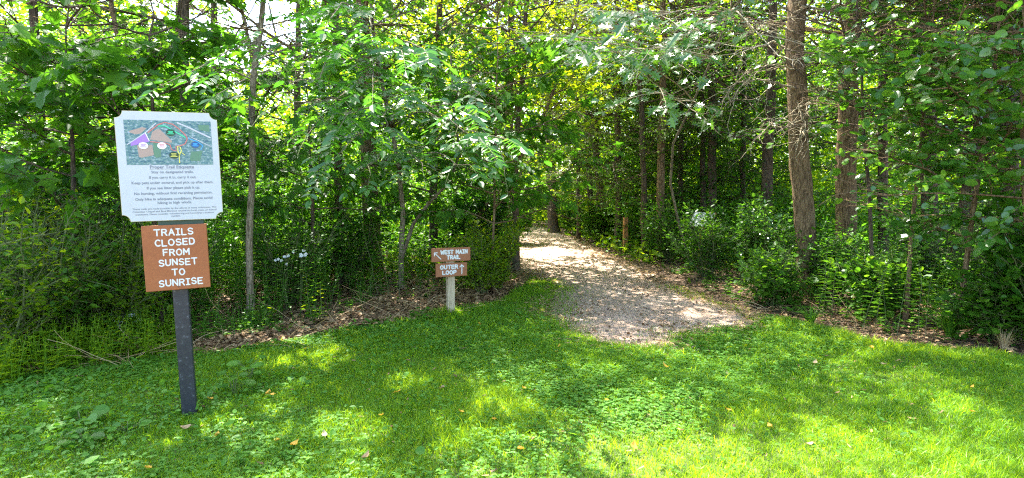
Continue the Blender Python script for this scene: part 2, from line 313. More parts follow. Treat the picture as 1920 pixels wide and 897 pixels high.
SP = {  # crown specs
 'broad': dict(trop=(-.05, 0, .04), kids=(0, 6, 7), ratio=.42, gap=.055, size=.085, t=OV, m='mid'),
 'maple': dict(trop=(-.10, -.02, .02), kids=(0, 6, 7), ratio=.42, gap=.085, size=.14, t=MP, m='mid', hang=.5),
 'small': dict(trop=(-.04, 0, .05), kids=(0, 7, 8), ratio=.42, gap=.032, size=.062, t=OV, m='mid'),
 'round': dict(trop=(-.05, -.02, .03), kids=(0, 6, 8), ratio=.40, gap=.045, size=.07, t=RD, m='herb'),
 'needle': dict(trop=(-.1, -.05, -.02), kids=(0, 9, 10), ratio=.36, gap=.030, size=.068, t=QD, m='needle', hang=.4, bare=.1),
 'oak': dict(trop=(-.05, 0, .02), kids=(0, 6, 7), ratio=.42, gap=.075, size=.165, t=OK, m='oak', tilt=.38, nb=(-.3, -.5, 0)),
 'lime': dict(trop=(-.05, 0, .05), kids=(0, 6, 7), ratio=.42, gap=.05, size=.075, t=MP, m='lime'),
}
def put_leaves(lf, sp, name, root, origin, do_carve=True, keepf=None):
    P, D, N, Sz = lf.arr(); k = carve(P) if do_carve else np.ones(len(P), bool)
    k &= ~((abs(P[:, 0] + 2.1) < .6) & (P[:, 1] < 4.1) & (P[:, 1] > 2))          # nothing in front of the notice
    k &= P[:, 1] > 2.2
    k &= P[:, 2] > .03
    if keepf is not None: k &= keepf(P)
    mb = MB(); leaves(mb, sp['t'], P[k], D[k], N[k], Sz[k]); return mb.build(name, LEAF[sp['m']], root, origin)
def limb_angles(n):
    return (np.arange(n) * 2.399 + rng.uniform(0, 6)) % (2 * pi)
def tree(name, label, cat, pts, Y, rad, barkm, spec, H=9, limbs=18, low=2.0, reach=2.4, group=None, toward=None, rough=.05, avoid=None, sides=14, dead=0, keepf=None, size=None, over=None, leafm=None):
    """pts: trunk line as seen, at depth Y; it goes on up to H. limbs start at height low."""
    W = np.array([at(px, py, Y) for px, py in pts]); W = W[np.argsort(W[:, 2])]
    b = W[0].copy()
    if W[0][2] > 0.05:
        d = W[0] - W[1]; b = W[0] + d * (W[0][2] / -d[2]) if d[2] < -.05 else W[0] * [1, 1, 0]
        b = b if abs(b[0] - W[0][0]) < .8 else np.array([W[0][0], W[0][1], 0])
        W = np.vstack([b, W])
    W[0][2] = -.05
    top = W[-1]; dr = unit(W[-1] - W[-2]); dr = unit(dr + [0, 0, 1.2]); n = 6
    if top[2] < H: W = np.vstack([W, [top + dr * (H - top[2]) * (k + 1) / n + np.array([.12 * math.sin(k * 2 + Y), .1 * math.cos(k * 1.7), 0]) * (k + 1) * .4 for k in range(n)]])
    zz = np.arange(-.05, H, .14 if rad > .08 else .22); Px = np.stack([np.interp(zz, W[:, 2], W[:, a]) for a in (0, 1)] + [zz], 1)
    ker = np.ones(5) / 5
    for a in (0, 1): pad = np.pad(Px[:, a], 2, mode='edge'); Px[:, a] = np.convolve(pad, ker, 'valid')
    Px[:, 0] += .010 * np.sin(zz * 4.1 + Y); Px[:, 1] += .010 * np.cos(zz * 3.3)
    rr = rad * np.interp(zz / H, [0, .35, 1], [1.08, .88, .16]) * (1 + .45 * np.exp(-np.maximum(zz, 0) / .18))
    base = np.array([Px[0][0], Px[0][1], 0.0])
    root = thing(name, label, cat, base, group)
    tr = MB(); tube(tr, Px, rr, sides, rough=rough); tr.build("trunk", BARK[barkm], root, base, smooth=True)
    sp = dict(SP[spec]); 
    if size: sp['size'] = size
    if leafm: sp['m'] = leafm; sp['tilt'] = .5; sp['nb'] = (-.25, -.4, 0)
    wood, lf = MB(), Leafy()
    limbs = int(limbs * 1.45)
    for q, az in enumerate(limb_angles(limbs)):
        h = low + (H - low) * ((q + .5) / limbs) ** .9; rl = reach * np.interp(h / H, [0, .3, .7, 1], [.8, 1, .85, .35]) * rng.uniform(.75, 1.15)
        i = min(int(np.searchsorted(zz, h)), len(zz) - 1); d = np.array([math.cos(az), math.sin(az), rng.uniform(.05, .5)])
        if toward is not None: d[:2] += toward
        if avoid and avoid(Px[i] + unit(d) * rl * .6): continue
        spray(wood, lf, Px[i], d, rl, max(rad * .25, .012), 2, sp)
    if over:  # extra limbs above the view, added to shade the lawn and path
        no, ro, z0, z1, tw = over
        for q, az in enumerate(limb_angles(no)):
            h = rng.uniform(z0, z1); i = min(int(np.searchsorted(zz, h)), len(zz) - 1); d = np.array([math.cos(az) * .7 + tw[0], math.sin(az) * .7 + tw[1], rng.uniform(.0, .35)])
            spray(wood, lf, Px[i], d, ro * rng.uniform(.7, 1.15), .03, 2, dict(sp, size=.10, gap=.07, ratio=.36, kids=(0, 7, 9)))
    if wood.V: wood.build("limb", BARK[barkm], root, base, smooth=True)
    if lf.P: put_leaves(lf, sp, "crown", root, base, keepf=keepf)
    if dead:
        dm = MB()
        for ln, r0 in (([(1490, 98, 8.5), (1455, 82, 8.3), (1420, 88, 8.1), (1380, 96, 7.9), (1340, 108, 7.8)], .022), ([(1490, 165, 8.5), (1440, 150, 8.2), (1400, 152, 8.0), (1352, 168, 7.9)], .017), ([(1488, 60, 8.5), (1440, 45, 8.2), (1390, 70, 8.0)], .014), ([(1492, 130, 8.5), (1450, 118, 8.2), (1410, 140, 8.0), (1370, 190, 7.9)], .013),
                       ([(1500, 70, 8.5), (1550, 55, 8.2), (1600, 80, 8.0)], .012), ([(1500, 200, 8.4), (1545, 180, 8.1), (1580, 130, 8.0)], .010), ([(1495, 215, 8.4), (1450, 225, 8.2), (1420, 260, 8.1)], .010), ([(1495, 190, 8.4), (1510, 240, 8.1), (1490, 270, 8.0)], .009), ([(1503, 12, 8.5), (1540, 18, 8.3), (1580, 10, 8.1)], .013)):
            A_ = np.array([at(*q) for q in ln]); n_ = 14; u_ = np.linspace(0, len(A_) - 1, n_ + 1); Pd = np.stack([np.interp(u_, np.arange(len(A_)), A_[:, a]) for a in range(3)], 1) + rng.normal(0, .012, (n_ + 1, 3)); Pd[0] = A_[0]
            tube(dm, Pd, np.linspace(r0, .004, n_ + 1), 6)
            for e in range(13):
                j = rng.integers(2, n_); Qd = walk(Pd[j], unit(Pd[j] - Pd[j - 1]) + rng.normal(0, .7, 3), rng.uniform(.25, .75), 7, .25, 0); tube(dm, Qd, np.linspace(.006, .002, 8), 4)
                for e2 in range(2): tube(dm, walk(Qd[rng.integers(2, 6)], rng.normal(0, 1, 3), rng.uniform(.1, .3), 4, .3, 0), np.linspace(.003, .0015, 5), 3)
        dm.build("dead_branch", BARK['pale'], root, base, smooth=True)
    return root
def shrub(name, label, cat, px, py, Y, h, wid, spec, stems=7, barkm='green', group=None, size=None, dens=1.0, keepf=None, mat_=None):
    """px,py: pixel of its foot; when py is None the foot stands at depth Y"""
    if py is not None: gx, gy = gnd(px, py)
    else: gx, gy = at(px, 400, Y)[:2]
    base = np.array([gx, gy, float(hgt(gx, gy))]); root = thing(name, label, cat, base, group)
    sp = dict(SP[spec]); sp['kids'] = (0, max(3, int(6 * dens)), max(4, int(7 * dens))); sp['trop'] = (-.05, .02, .10)
    if size: sp['gap'] *= (size / sp['size']) ** .6; sp['size'] = size
    if mat_: sp['m'] = mat_
    wood, lf = MB(), Leafy()
    for q, az in enumerate(limb_angles(stems)):
        lean = rng.uniform(.15, 1.0) * wid / h
        P0 = base + [math.cos(az) * .06, math.sin(az) * .06, 0]
        spray(wood, lf, P0, [math.cos(az) * lean, math.sin(az) * lean, 1], h * rng.uniform(.7, 1.08), .012 * h ** .5, 2, sp)
    wood.build("stem", BARK[barkm], root, base); put_leaves(lf, sp, "foliage", root, base, keepf=keepf)
    return root

# ------------------------------------------------------------------ distant wood
def distant():
    mb = MB(); n = 0
    Y = rng.uniform(18, 42, 3300); X = rng.uniform(-1.1, 1.1, 3300) * Y; bad = (abs(X + .3) < 2.6) & (Y < 22); X = np.where(bad, X + 6, X)
    for x, y in zip(X[:55], Y[:55]):
        h = rng.uniform(7, 12); tube(mb, [(x, y, 0), (x + rng.normal(0, .3), y, h * .5), (x + rng.normal(0, .6), y, h)], [.11, .08, .04], 6, mat=1)
    P = []; Sz = []; R_ = []
    for x, y in zip(X, Y):
        px = CX + F * x / y
        top = 11.0 if not (400 < px < 640) else 6.0
        if 330 < px < 620 and y > 22: top = 5
        z = rng.uniform(.0, 1) ** 1.35 * top; m = 130; rad = rng.uniform(1.0, 2.2)
        q = rng.normal(0, .5, (m, 3)) * [rad, rad, rad * .6] + [x, y, z]; q = q[q[:, 2] > .05]; P.append(q); R_.append(np.clip(rng.normal(rng.random(), .18, len(q)), 0, 1))
    P = np.concatenate(P); R_ = np.concatenate(R_); n = len(P)
    D = rng.normal(0, 1, (n, 3)) * [1, 1, .6]; N = np.array([0, 0, 1.0]) + rng.normal(0, .6, (n, 3))
    leaves(mb, OV, P, D, N, rng.uniform(.12, .26, n), R_)
    n = 60000; y = rng.uniform(9.5, 42, n) ; x = rng.uniform(-1.1, 1.1, n) * y; k = (inside(WOOD_L, x, y) | inside(WOOD_R, x, y) | (y > 26)) & ((y > 14) | (nz(x, y, .8, 2) > -.2)); x, y = x[k], y[k]; n = len(x)
    leaves(mb, OV, np.c_[x, y, rng.uniform(.02, .35, n)], rng.normal(0, 1, (n, 3)) * [1, 1, .4], np.array([0, 0, 1.0]) + rng.normal(0, .5, (n, 3)), rng.uniform(.08, .2, n))
    o = mb.build("distant_woodland", [LEAF['far'], BARK['dark']]); o["kind"] = "stuff"
    o["label"] = "far off wood of pale green leaves behind the trees"
distant()
def thicket():
    mb = MB(); P = []; R_ = []; Sz = []
    def cl(n, y0, y1, px0, px1, z1, zp=1.0, rr=.8, m=110):
        for _ in range(n):
            y = rng.uniform(y0, y1); px = rng.uniform(px0, px1); x = (px - CX) / F * y; z = rng.random() ** zp * z1
            q = rng.normal(0, .5, (m, 3)) * [rr, rr, rr * .5] + [x, y, z]; P.append(q); R_.append(np.clip(rng.normal(rng.random(), .2, m), 0, 1)); Sz.append(rng.uniform(.055, .12, m))
    cl(330, 10.5, 17, -150, 900, 4.6, 1.1); cl(130, 9, 12, -150, 640, 1.8); cl(60, 11, 16, 640, 960, 2.0)
    cl(150, 13, 19, 1120, 1500, 5.0, 1.2); cl(150, 12, 18, 1480, 2000, 5.2, 1.2); cl(80, 11, 15, 1300, 2000, 1.3)
    cl(70, 23, 26, 940, 1120, 3.6, 1.0)
    P = np.concatenate(P); R_ = np.concatenate(R_); Sz = np.concatenate(Sz); k = (P[:, 2] > .03) & sky_hole(P); g_ = inside(PATH, P[:, 0], P[:, 1]); k &= ~g_; px, py = proj(P); k &= ~((px > 985) & (px < 1085) & (py > 340) & (P[:, 1] < 20.5))
    P, R_, Sz = P[k], R_[k], Sz[k]; n = len(P)
    leaves(mb, OV, P, rng.normal(0, 1, (n, 3)) * [1, 1, .5], np.array([0, 0, 1.0]) + rng.normal(0, .5, (n, 3)), Sz, R_)
    o = mb.build("thicket", [LEAF['mid']]); o["kind"] = "stuff"; o["label"] = "dense mass of green leaves between the trunks"

# ------------------------------------------------------------------ trees (trunk lines in photo pixels at a depth)
hole = lambda px0, px1, py0, py1, pr=1.0: (lambda P: (lambda q: ~((q[0] > px0) & (q[0] < px1) & (q[1] > py0) & (q[1] < py1) & (rng.random(len(P)) < pr)))(proj(P)))
sky_hole = lambda P: (lambda q: ~((((q[0] - 505) / 85) ** 2 + ((q[1] - 130) / 115) ** 2 < 1) & (rng.random(len(P)) < .72)))(proj(P))
thicket()
sunny = lambda P: sky_hole(P) & ~((P[:, 2] < 2.0) & (rng.random(len(P)) < .4))
def path_clear(P):
    px, py = proj(P); g = inside([(985, 440), (1120, 440), (1290, 530), (1440, 600), (1280, 640), (1150, 660), (1000, 560), (950, 500)], px, py)
    return ~g & ~((px > 995) & (px < 1075) & (py > 385) & (py < 440) & (P[:, 1] < 20)) & sky_hole(P) & ~((px > 1335) & (px < 1500) & (py > 55) & (py < 265) & (P[:, 1] < 9) & (rng.random(len(P)) < .75)) & ~((px > 1470) & (px < 1530) & (py < 520) & (P[:, 1] < 8.4) & (rng.random(len(P)) < .7))
T = [
 ("tree", "slender grey-barked tree rising right behind the trail notice", [(467, 600), (467, 510), (472, 420), (469, 330), (475, 250), (470, 185), (480, 120), (484, 60), (494, 0)], 6.8, .038, 'grey', 'maple', dict(H=8, limbs=16, low=2.5, reach=1.7)),
 ("tree", "thin dark straight trunk left of the thick mossy forked one", [(636, 480), (633, 240), (628, 0)], 9.5, .062, 'dark', 'small', dict(H=10, limbs=22, low=1.5, reach=2.0)),
 ("tree", "thick brown trunk wrapped in vines behind the small trail marker", [(700, 505), (694, 360), (686, 200), (678, 0)], 10.6, .145, 'brown', 'broad', dict(H=12, limbs=26, low=2.6, reach=3.0, over=(12, 4.6, 5.2, 9, (.7, -.6)))),
 ("tree", "dark trunk high above the left edge of the white notice", [(352, 420), (346, 200), (343, 0)], 9.0, .085, 'dark', 'maple', dict(H=11, limbs=24, low=1.5, reach=2.6)),
 ("tree", "thin brown trunk leaning left above the white notice", [(262, 430), (228, 90), (203, 0)], 8.0, .040, 'brown', 'small', dict(H=8, limbs=20, low=1.2, reach=2.0)),
 ("tree", "broad leafy tree filling the upper left corner", [(85, 520), (80, 250), (60, 0)], 7.8, .06, 'dark', 'maple', dict(H=9, limbs=32, low=.8, reach=2.4)),
 ("tree", "leafy tree at the far left edge of the wood", [(-60, 500), (-70, 250), (-80, 0)], 7.2, .07, 'dark', 'maple', dict(H=9, limbs=28, low=.6, reach=2.2)),
 ("tree", "dark-stemmed tree between the notice and the slender grey trunk", [(412, 420), (405, 200), (400, 0)], 12.5, .09, 'dark', 'small', dict(H=10, limbs=20, low=.8, reach=2.6)),
 ("tree", "small-leaved tree deep in the wood right of the slender grey trunk", [(560, 450), (556, 250), (560, 0)], 13.5, .09, 'dark', 'broad', dict(H=9, limbs=18, low=.6, reach=2.6)),
 ("tree", "leafy tree with dark limbs above the small trail marker", [(812, 440), (815, 250), (825, 60)], 11.5, .08, 'dark', 'maple', dict(H=10, limbs=28, low=1.2, reach=2.6)),
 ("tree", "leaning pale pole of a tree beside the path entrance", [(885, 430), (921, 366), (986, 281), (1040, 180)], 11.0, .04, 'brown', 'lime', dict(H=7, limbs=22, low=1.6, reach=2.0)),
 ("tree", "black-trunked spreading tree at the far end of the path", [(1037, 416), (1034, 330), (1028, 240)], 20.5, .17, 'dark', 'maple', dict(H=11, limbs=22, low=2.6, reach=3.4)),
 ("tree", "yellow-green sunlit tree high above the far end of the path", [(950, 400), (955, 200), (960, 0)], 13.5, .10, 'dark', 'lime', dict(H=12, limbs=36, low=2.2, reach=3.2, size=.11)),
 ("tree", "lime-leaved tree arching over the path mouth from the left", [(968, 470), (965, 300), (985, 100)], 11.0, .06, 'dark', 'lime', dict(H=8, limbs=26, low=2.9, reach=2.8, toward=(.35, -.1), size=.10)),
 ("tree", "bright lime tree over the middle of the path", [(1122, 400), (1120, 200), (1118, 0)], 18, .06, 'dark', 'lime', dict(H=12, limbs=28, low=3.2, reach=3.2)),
 ("tree", "dark trunk with a fork left of the short wooden post", [(1137, 430), (1128, 370), (1118, 300), (1112, 200)], 17.0, .10, 'dark', 'needle', dict(H=9, limbs=20, low=1.0, reach=2.2)),
 ("conifer", "fine-needled dark conifer standing behind the short wooden post", [(1160, 440), (1158, 250), (1157, 0)], 15.5, .09, 'dark', 'needle', dict(H=10, limbs=30, low=.8, reach=2.5)),
 ("conifer", "dark-stemmed conifer just right of the short wooden post", [(1208, 470), (1207, 330), (1200, 150), (1198, 0)], 13.5, .065, 'dark', 'needle', dict(H=10, limbs=28, low=1.6, reach=2.2)),
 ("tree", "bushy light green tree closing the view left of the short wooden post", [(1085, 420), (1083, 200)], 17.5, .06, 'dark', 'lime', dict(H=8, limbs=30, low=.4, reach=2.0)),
 ("conifer", "wide dark conifer behind the light brown straight trunk", [(1275, 440), (1277, 200)], 15.0, .07, 'dark', 'needle', dict(H=8, limbs=32, low=.5, reach=2.4)),
 ("conifer", "dark conifer filling the space left of the big twiggy trunk", [(1392, 440), (1394, 200)], 14.5, .07, 'dark', 'needle', dict(H=8, limbs=30, low=.7, reach=2.3)),
 ("tree", "light brown straight trunk halfway between short post and tilted panel", [(1240, 480), (1238, 340), (1243, 200), (1244, 0)], 13.0, .085, 'brown', 'broad', dict(H=11, limbs=22, low=3.2, reach=2.6)),
 ("tree", "left of two dark thin trunks behind the tilted panel", [(1318, 430), (1318, 250), (1316, 0)], 14.5, .065, 'dark', 'needle', dict(H=10, limbs=20, low=1.6, reach=2.2)),
 ("tree", "right and thicker of two dark trunks behind the tilted panel", [(1334, 430), (1336, 250), (1338, 0)], 14.0, .10, 'dark', 'broad', dict(H=11, limbs=20, low=3.0, reach=2.4)),
 ("tree", "dark branching trunk left of the big scaly trunk", [(1438, 440), (1438, 300), (1444, 200), (1450, 0)], 12.5, .115, 'dark', 'small', dict(H=10, limbs=22, low=2.2, reach=2.4)),
 ("tree", "big straight brown trunk with bare twigs at the right wood edge", [(1518, 520), (1506, 400), (1497, 250), (1491, 120), (1495, 0)], 8.6, .134, 'brown', 'small', dict(H=12, limbs=22, low=4.4, reach=2.8, dead=7, rough=.07, sides=20, over=(30, 4.8, 5.0, 9, (-.7, -.5)))),
 ("tree", "second stout brown trunk right of the big twiggy one", [(1584, 520), (1585, 400), (1588, 250), (1591, 130), (1600, 0)], 9.6, .150, 'brown', 'broad', dict(H=12, limbs=26, low=3.1, reach=2.6, rough=.06, sides=20, over=(12, 4.6, 5.5, 9, (-.2, -.8)))),
 ("conifer", "dark conifer with dead lower twigs right of the stout trunks", [(1655, 470), (1655, 250), (1655, 0)], 11.5, .09, 'dark', 'needle', dict(H=9, limbs=26, low=.9, reach=2.0)),
 ("tree", "dark upright trunk between the stout trunks and the leaning pair", [(1743, 500), (1742, 300), (1735, 60)], 10.0, .12, 'dark', 'small', dict(H=10, limbs=24, low=2.2, reach=2.4)),
 ("tree", "dark trunk leaning right near the right edge", [(1788, 490), (1812, 380), (1838, 230), (1865, 60)], 9.4, .10, 'dark', 'round', dict(H=9, limbs=24, low=1.9, reach=2.2, over=(8, 3.8, 4.8, 8, (-.3, -.7)))),
 ("tree", "rough dark trunk hung with leaves at the far right edge", [(1890, 520), (1893, 300), (1890, 0)], 8.4, .11, 'dark', 'round', dict(H=10, limbs=26, low=1.6, reach=2.2)),
 ("tree", "leafy tree beyond the right edge of the lawn", [(2060, 520), (2070, 200)], 7.0, .09, 'dark', 'round', dict(H=9, limbs=24, low=.8, reach=2.2, over=(18, 4.6, 4.8, 8, (-.9, -.1)))),
]
for (nm, lab, pts, Y, r, bk, spn, kw) in T:
    keepf = kw.pop('keepf', path_clear); tree(nm, lab, "tree", pts, Y, r, bk, spn, keepf=keepf, **kw)

# near saplings at the right edge: round leaves catching the sun
def right_open(P):
    px, py = proj(P); return path_clear(P) & ~((px > 1540) & (px < 1680) & (py > 250) & (py < 520) & (rng.random(len(P)) < .75)) & ~((px > 1460) & (px < 1545) & (py < 520))
tree("sapling", "bright sapling with glossy round leaves at the right wood edge", "tree", [(1800, 560), (1822, 420), (1850, 230)], 6.2, .026, 'brown', 'round', H=4.6, limbs=28, low=.9, reach=1.6, keepf=right_open, size=.095, leafm='gloss')
tree("sapling", "sapling with lobed pale green leaves hanging at upper right", "tree", [(1700, 560), (1712, 400), (1740, 150)], 6.8, .022, 'brown', 'oak', H=4.6, limbs=12, low=1.9, reach=1.5, keepf=right_open)
tree("sapling", "leafy sapling cut by the right side of the photo", "tree", [(1935, 600), (1925, 400), (1915, 200)], 5.6, .026, 'brown', 'round', H=4.4, limbs=28, low=1.0, reach=1.45, keepf=right_open, size=.09, leafm='gloss')
tree("sapling", "small-leaved sapling in front of the second stout trunk", "tree", [(1640, 560), (1625, 300), (1610, 100)], 7.6, .024, 'dark', 'round', H=5.2, limbs=22, low=2.1, reach=1.6, keepf=right_open, size=.085, leafm='gloss')
tree("sapling", "drooping maple sapling hanging over the start of the path", "tree", [(925, 500), (925, 400), (930, 250)], 8.8, .02, 'brown', 'maple', H=4.6, limbs=26, low=.8, reach=1.45, keepf=path_clear)
tree("sapling", "low dark maple sapling left of the white notice", "tree", [(150, 600), (140, 400), (130, 250)], 6.3, .03, 'dark', 'maple', H=3.6, limbs=16, low=.9, reach=1.4, keepf=sky_hole, size=.18)
tree("sapling", "maple sapling with broad leaves behind the white notice", "tree", [(300, 560), (290, 400), (285, 200)], 6.6, .025, 'dark', 'maple', H=4.2, limbs=14, low=1.3, reach=1.4, keepf=sky_hole, size=.17)
tree("sapling", "dark maple sapling filling the gap left of the vine-wrapped trunk", "tree", [(590, 540), (585, 380), (580, 250)], 8.6, .03, 'dark', 'maple', H=3.4, limbs=16, low=.7, reach=1.6, keepf=sky_hole)

# young oak with lobed leaves over the path
def oak():
    b3 = gnd(1296, 496); base = np.array([b3[0], b3[1], 0.0])
    root = thing("young_oak", "young oak with glossy lobed leaves hanging over the path", "tree", base)
    W = np.array([base] + [at(px, py, Y) for px, py, Y in [(1274, 425, b3[1]), (1257, 345, b3[1] - .2), (1262, 270, b3[1] - .6), (1300, 190, b3[1] - 1.2), (1335, 110, b3[1] - 1.8), (1370, 20, b3[1] - 2.2), (1380, -80, b3[1] - 2.4)]])
    tr = MB(); tube(tr, W, np.linspace(.028, .015, len(W)), 9, rough=.04); tr.build("trunk", BARK['grey'], root, base, smooth=True)
    wood, lf = MB(), Leafy(); sp = dict(SP['oak']); sp['gap'] = .055
    ends = [(5, 1250, 110, 6.4), (5, 1120, 120, 6.3), (5, 1060, 180, 6.5), (4, 1160, 170, 6.5), (5, 1290, 180, 6.4), (6, 1200, 60, 6.4), (6, 1290, 70, 6.6), (5, 1090, 90, 7.2), (4, 1220, 150, 7.0), (6, 1360, 60, 6.4)]
    for k, px, py, Y in ends:
        a = W[k]; e = at(px, py, Y); d = e - a; spray(wood, lf, a, d + [0, 0, .1], np.linalg.norm(d) * 1.08, .013, 2, dict(sp, kids=(0, 5, 7), ratio=.30, bare=.35, jit=.07))
    wood.build("limb", BARK['pale'], root, base); put_leaves(lf, sp, "crown", root, base, keepf=path_clear)
oak()

# tree with long compound leaves reaching out over the notice
def compound():
    b = gnd(752, 545); base = np.array([b[0], b[1], 0.0]); Y0 = b[1]
    root = thing("compound_leaf_tree", "pale twin-stemmed tree with long feathery leaves behind the small trail marker", "tree", base)
    tr = MB()
    A = np.array([base - [0, 0, .05]] + [at(px, py, Y0 - k) for px, py, k in [(752, 470, .0), (756, 400, 0), (748, 320, .1), (735, 240, .3), (715, 150, .6), (700, 60, .8), (690, -60, 1.0), (680, -160, 1.1)]])
    B = np.array([A[1] + [.01, .02, -.1]] + [at(px, py, Y0 + .1) for px, py in [(775, 420), (805, 380), (840, 345), (862, 290), (850, 200), (845, 100)]])
    tube(tr, A, np.linspace(.045, .016, len(A)), 9, rough=.04); tube(tr, B, np.linspace(.032, .012, len(B)), 8, rough=.04); tr.build("trunk", BARK['grey'], root, base, smooth=True)
    wood = MB(); LP, LD, LN_, LS = [], [], [], []
    limbs = [(A[5], 640, 90, 4.6), (A[5], 560, 150, 4.2), (A[4], 500, 210, 4.1), (A[5], 760, 110, 4.6), (A[5], 800, 90, 4.8), (A[4], 640, 230, 4.6), (A[4], 860, 215, 4.3), (A[3], 960, 255, 4.4), (A[4], 900, 260, 4.7),
             (A[6], 400, 175, 4.6), (A[6], 300, 165, 4.7), (A[5], 430, 140, 5.0), (A[6], 620, 30, 4.8), (A[6], 700, 50, 5.0), (A[4], 720, 250, 5.2), (A[3], 800, 320, 5.2), (A[6], 480, 60, 5.2),
             (A[3], 880, 320, 5.4), (B[5], 900, 180, 5.6), (A[3], 680, 330, 5.4), (A[4], 780, 180, 5.0), (A[5], 690, 170, 4.6), (B[5], 960, 330, 5.8), (A[5], 580, 260, 4.9), (A[4], 620, 310, 5.3)]
    for a, px, py, Y in limbs:
        e = at(px, py, Y); n = 9; t = np.linspace(0, 1, n + 1)[:, None]; Q = a * (1 - t) + e * t; Q[:, 2] += np.sin(t[:, 0] * pi) * .22; Q += rng.normal(0, .02, Q.shape) * t * 1.5
        tube(wood, Q, np.linspace(.011, .003, n + 1), 5); Tg = unit(np.gradient(Q, axis=0))
        for k in range(13):
            u = n * (1 - .62 * (k / 12) ** 1.1); i = min(int(u), n - 1); P0 = Q[i] + (Q[i + 1] - Q[i]) * (u - i)
            side = unit(np.cross(Tg[i], [0, 0, 1])) * (1 if k % 2 else -1)
            d = unit(Tg[i] * rng.uniform(.4, 1) + side * rng.uniform(.3, 1.0) + rng.normal(0, .2, 3)); L = rng.uniform(.28, .44); m = rng.integers(5, 8)
            if k == 0: d = Tg[i]
            s = np.linspace(0, 1, 7)[:, None]; Rp = P0 + d * L * s; Rp[:, 2] -= .07 * s[:, 0] ** 2 * rng.uniform(.3, 1.8)
            tube(wood, Rp, np.linspace(.0022, .001, 7), 3, mat=1)
            rs = unit(np.cross(d, [0, 0, 1])); N0 = unit(np.array([0, 0, 1]) + rng.normal(0, .3, 3) + (np.array([-.35, -.55, 0]) if px > 740 else 0))
            for q in range(m):
                tt = .22 + .76 * q / (m - 1); c = P0 + d * L * tt - [0, 0, .07 * tt * tt]
                for sgn in (1, -1):
                    LP.append(c); LD.append(rs * sgn * .9 + d * .5 + [0, 0, -.15] + rng.normal(0, .1, 3)); LN_.append(N0 + rng.normal(0, .15, 3)); LS.append(rng.uniform(.08, .115))
            LP.append(Rp[-1]); LD.append(d + [0, 0, -.25]); LN_.append(N0); LS.append(.11)
    wood.build("limb", [BARK['grey'], BARK['green']], root, base)
    LP, LD, LN_, LS = map(np.array, (LP, LD, LN_, LS)); k = path_clear(LP) & carve(LP) & ~((abs(LP[:, 0] + 2.1) < .55) & (LP[:, 1] < 4.2) & (LP[:, 2] < 2.12))
    px, py = proj(LP); k &= ~((px > 205) & (px < 425) & (py > 190)) & ~((px > 790) & (px < 900) & (py > 445))
    mb = MB(); t = tmpl([(.20, .25), (.22, .62)], .10, .18); leaves(mb, t, LP[k], LD[k], LN_[k], LS[k]); mb.build("crown", LEAF['blue'], root, base)
compound()

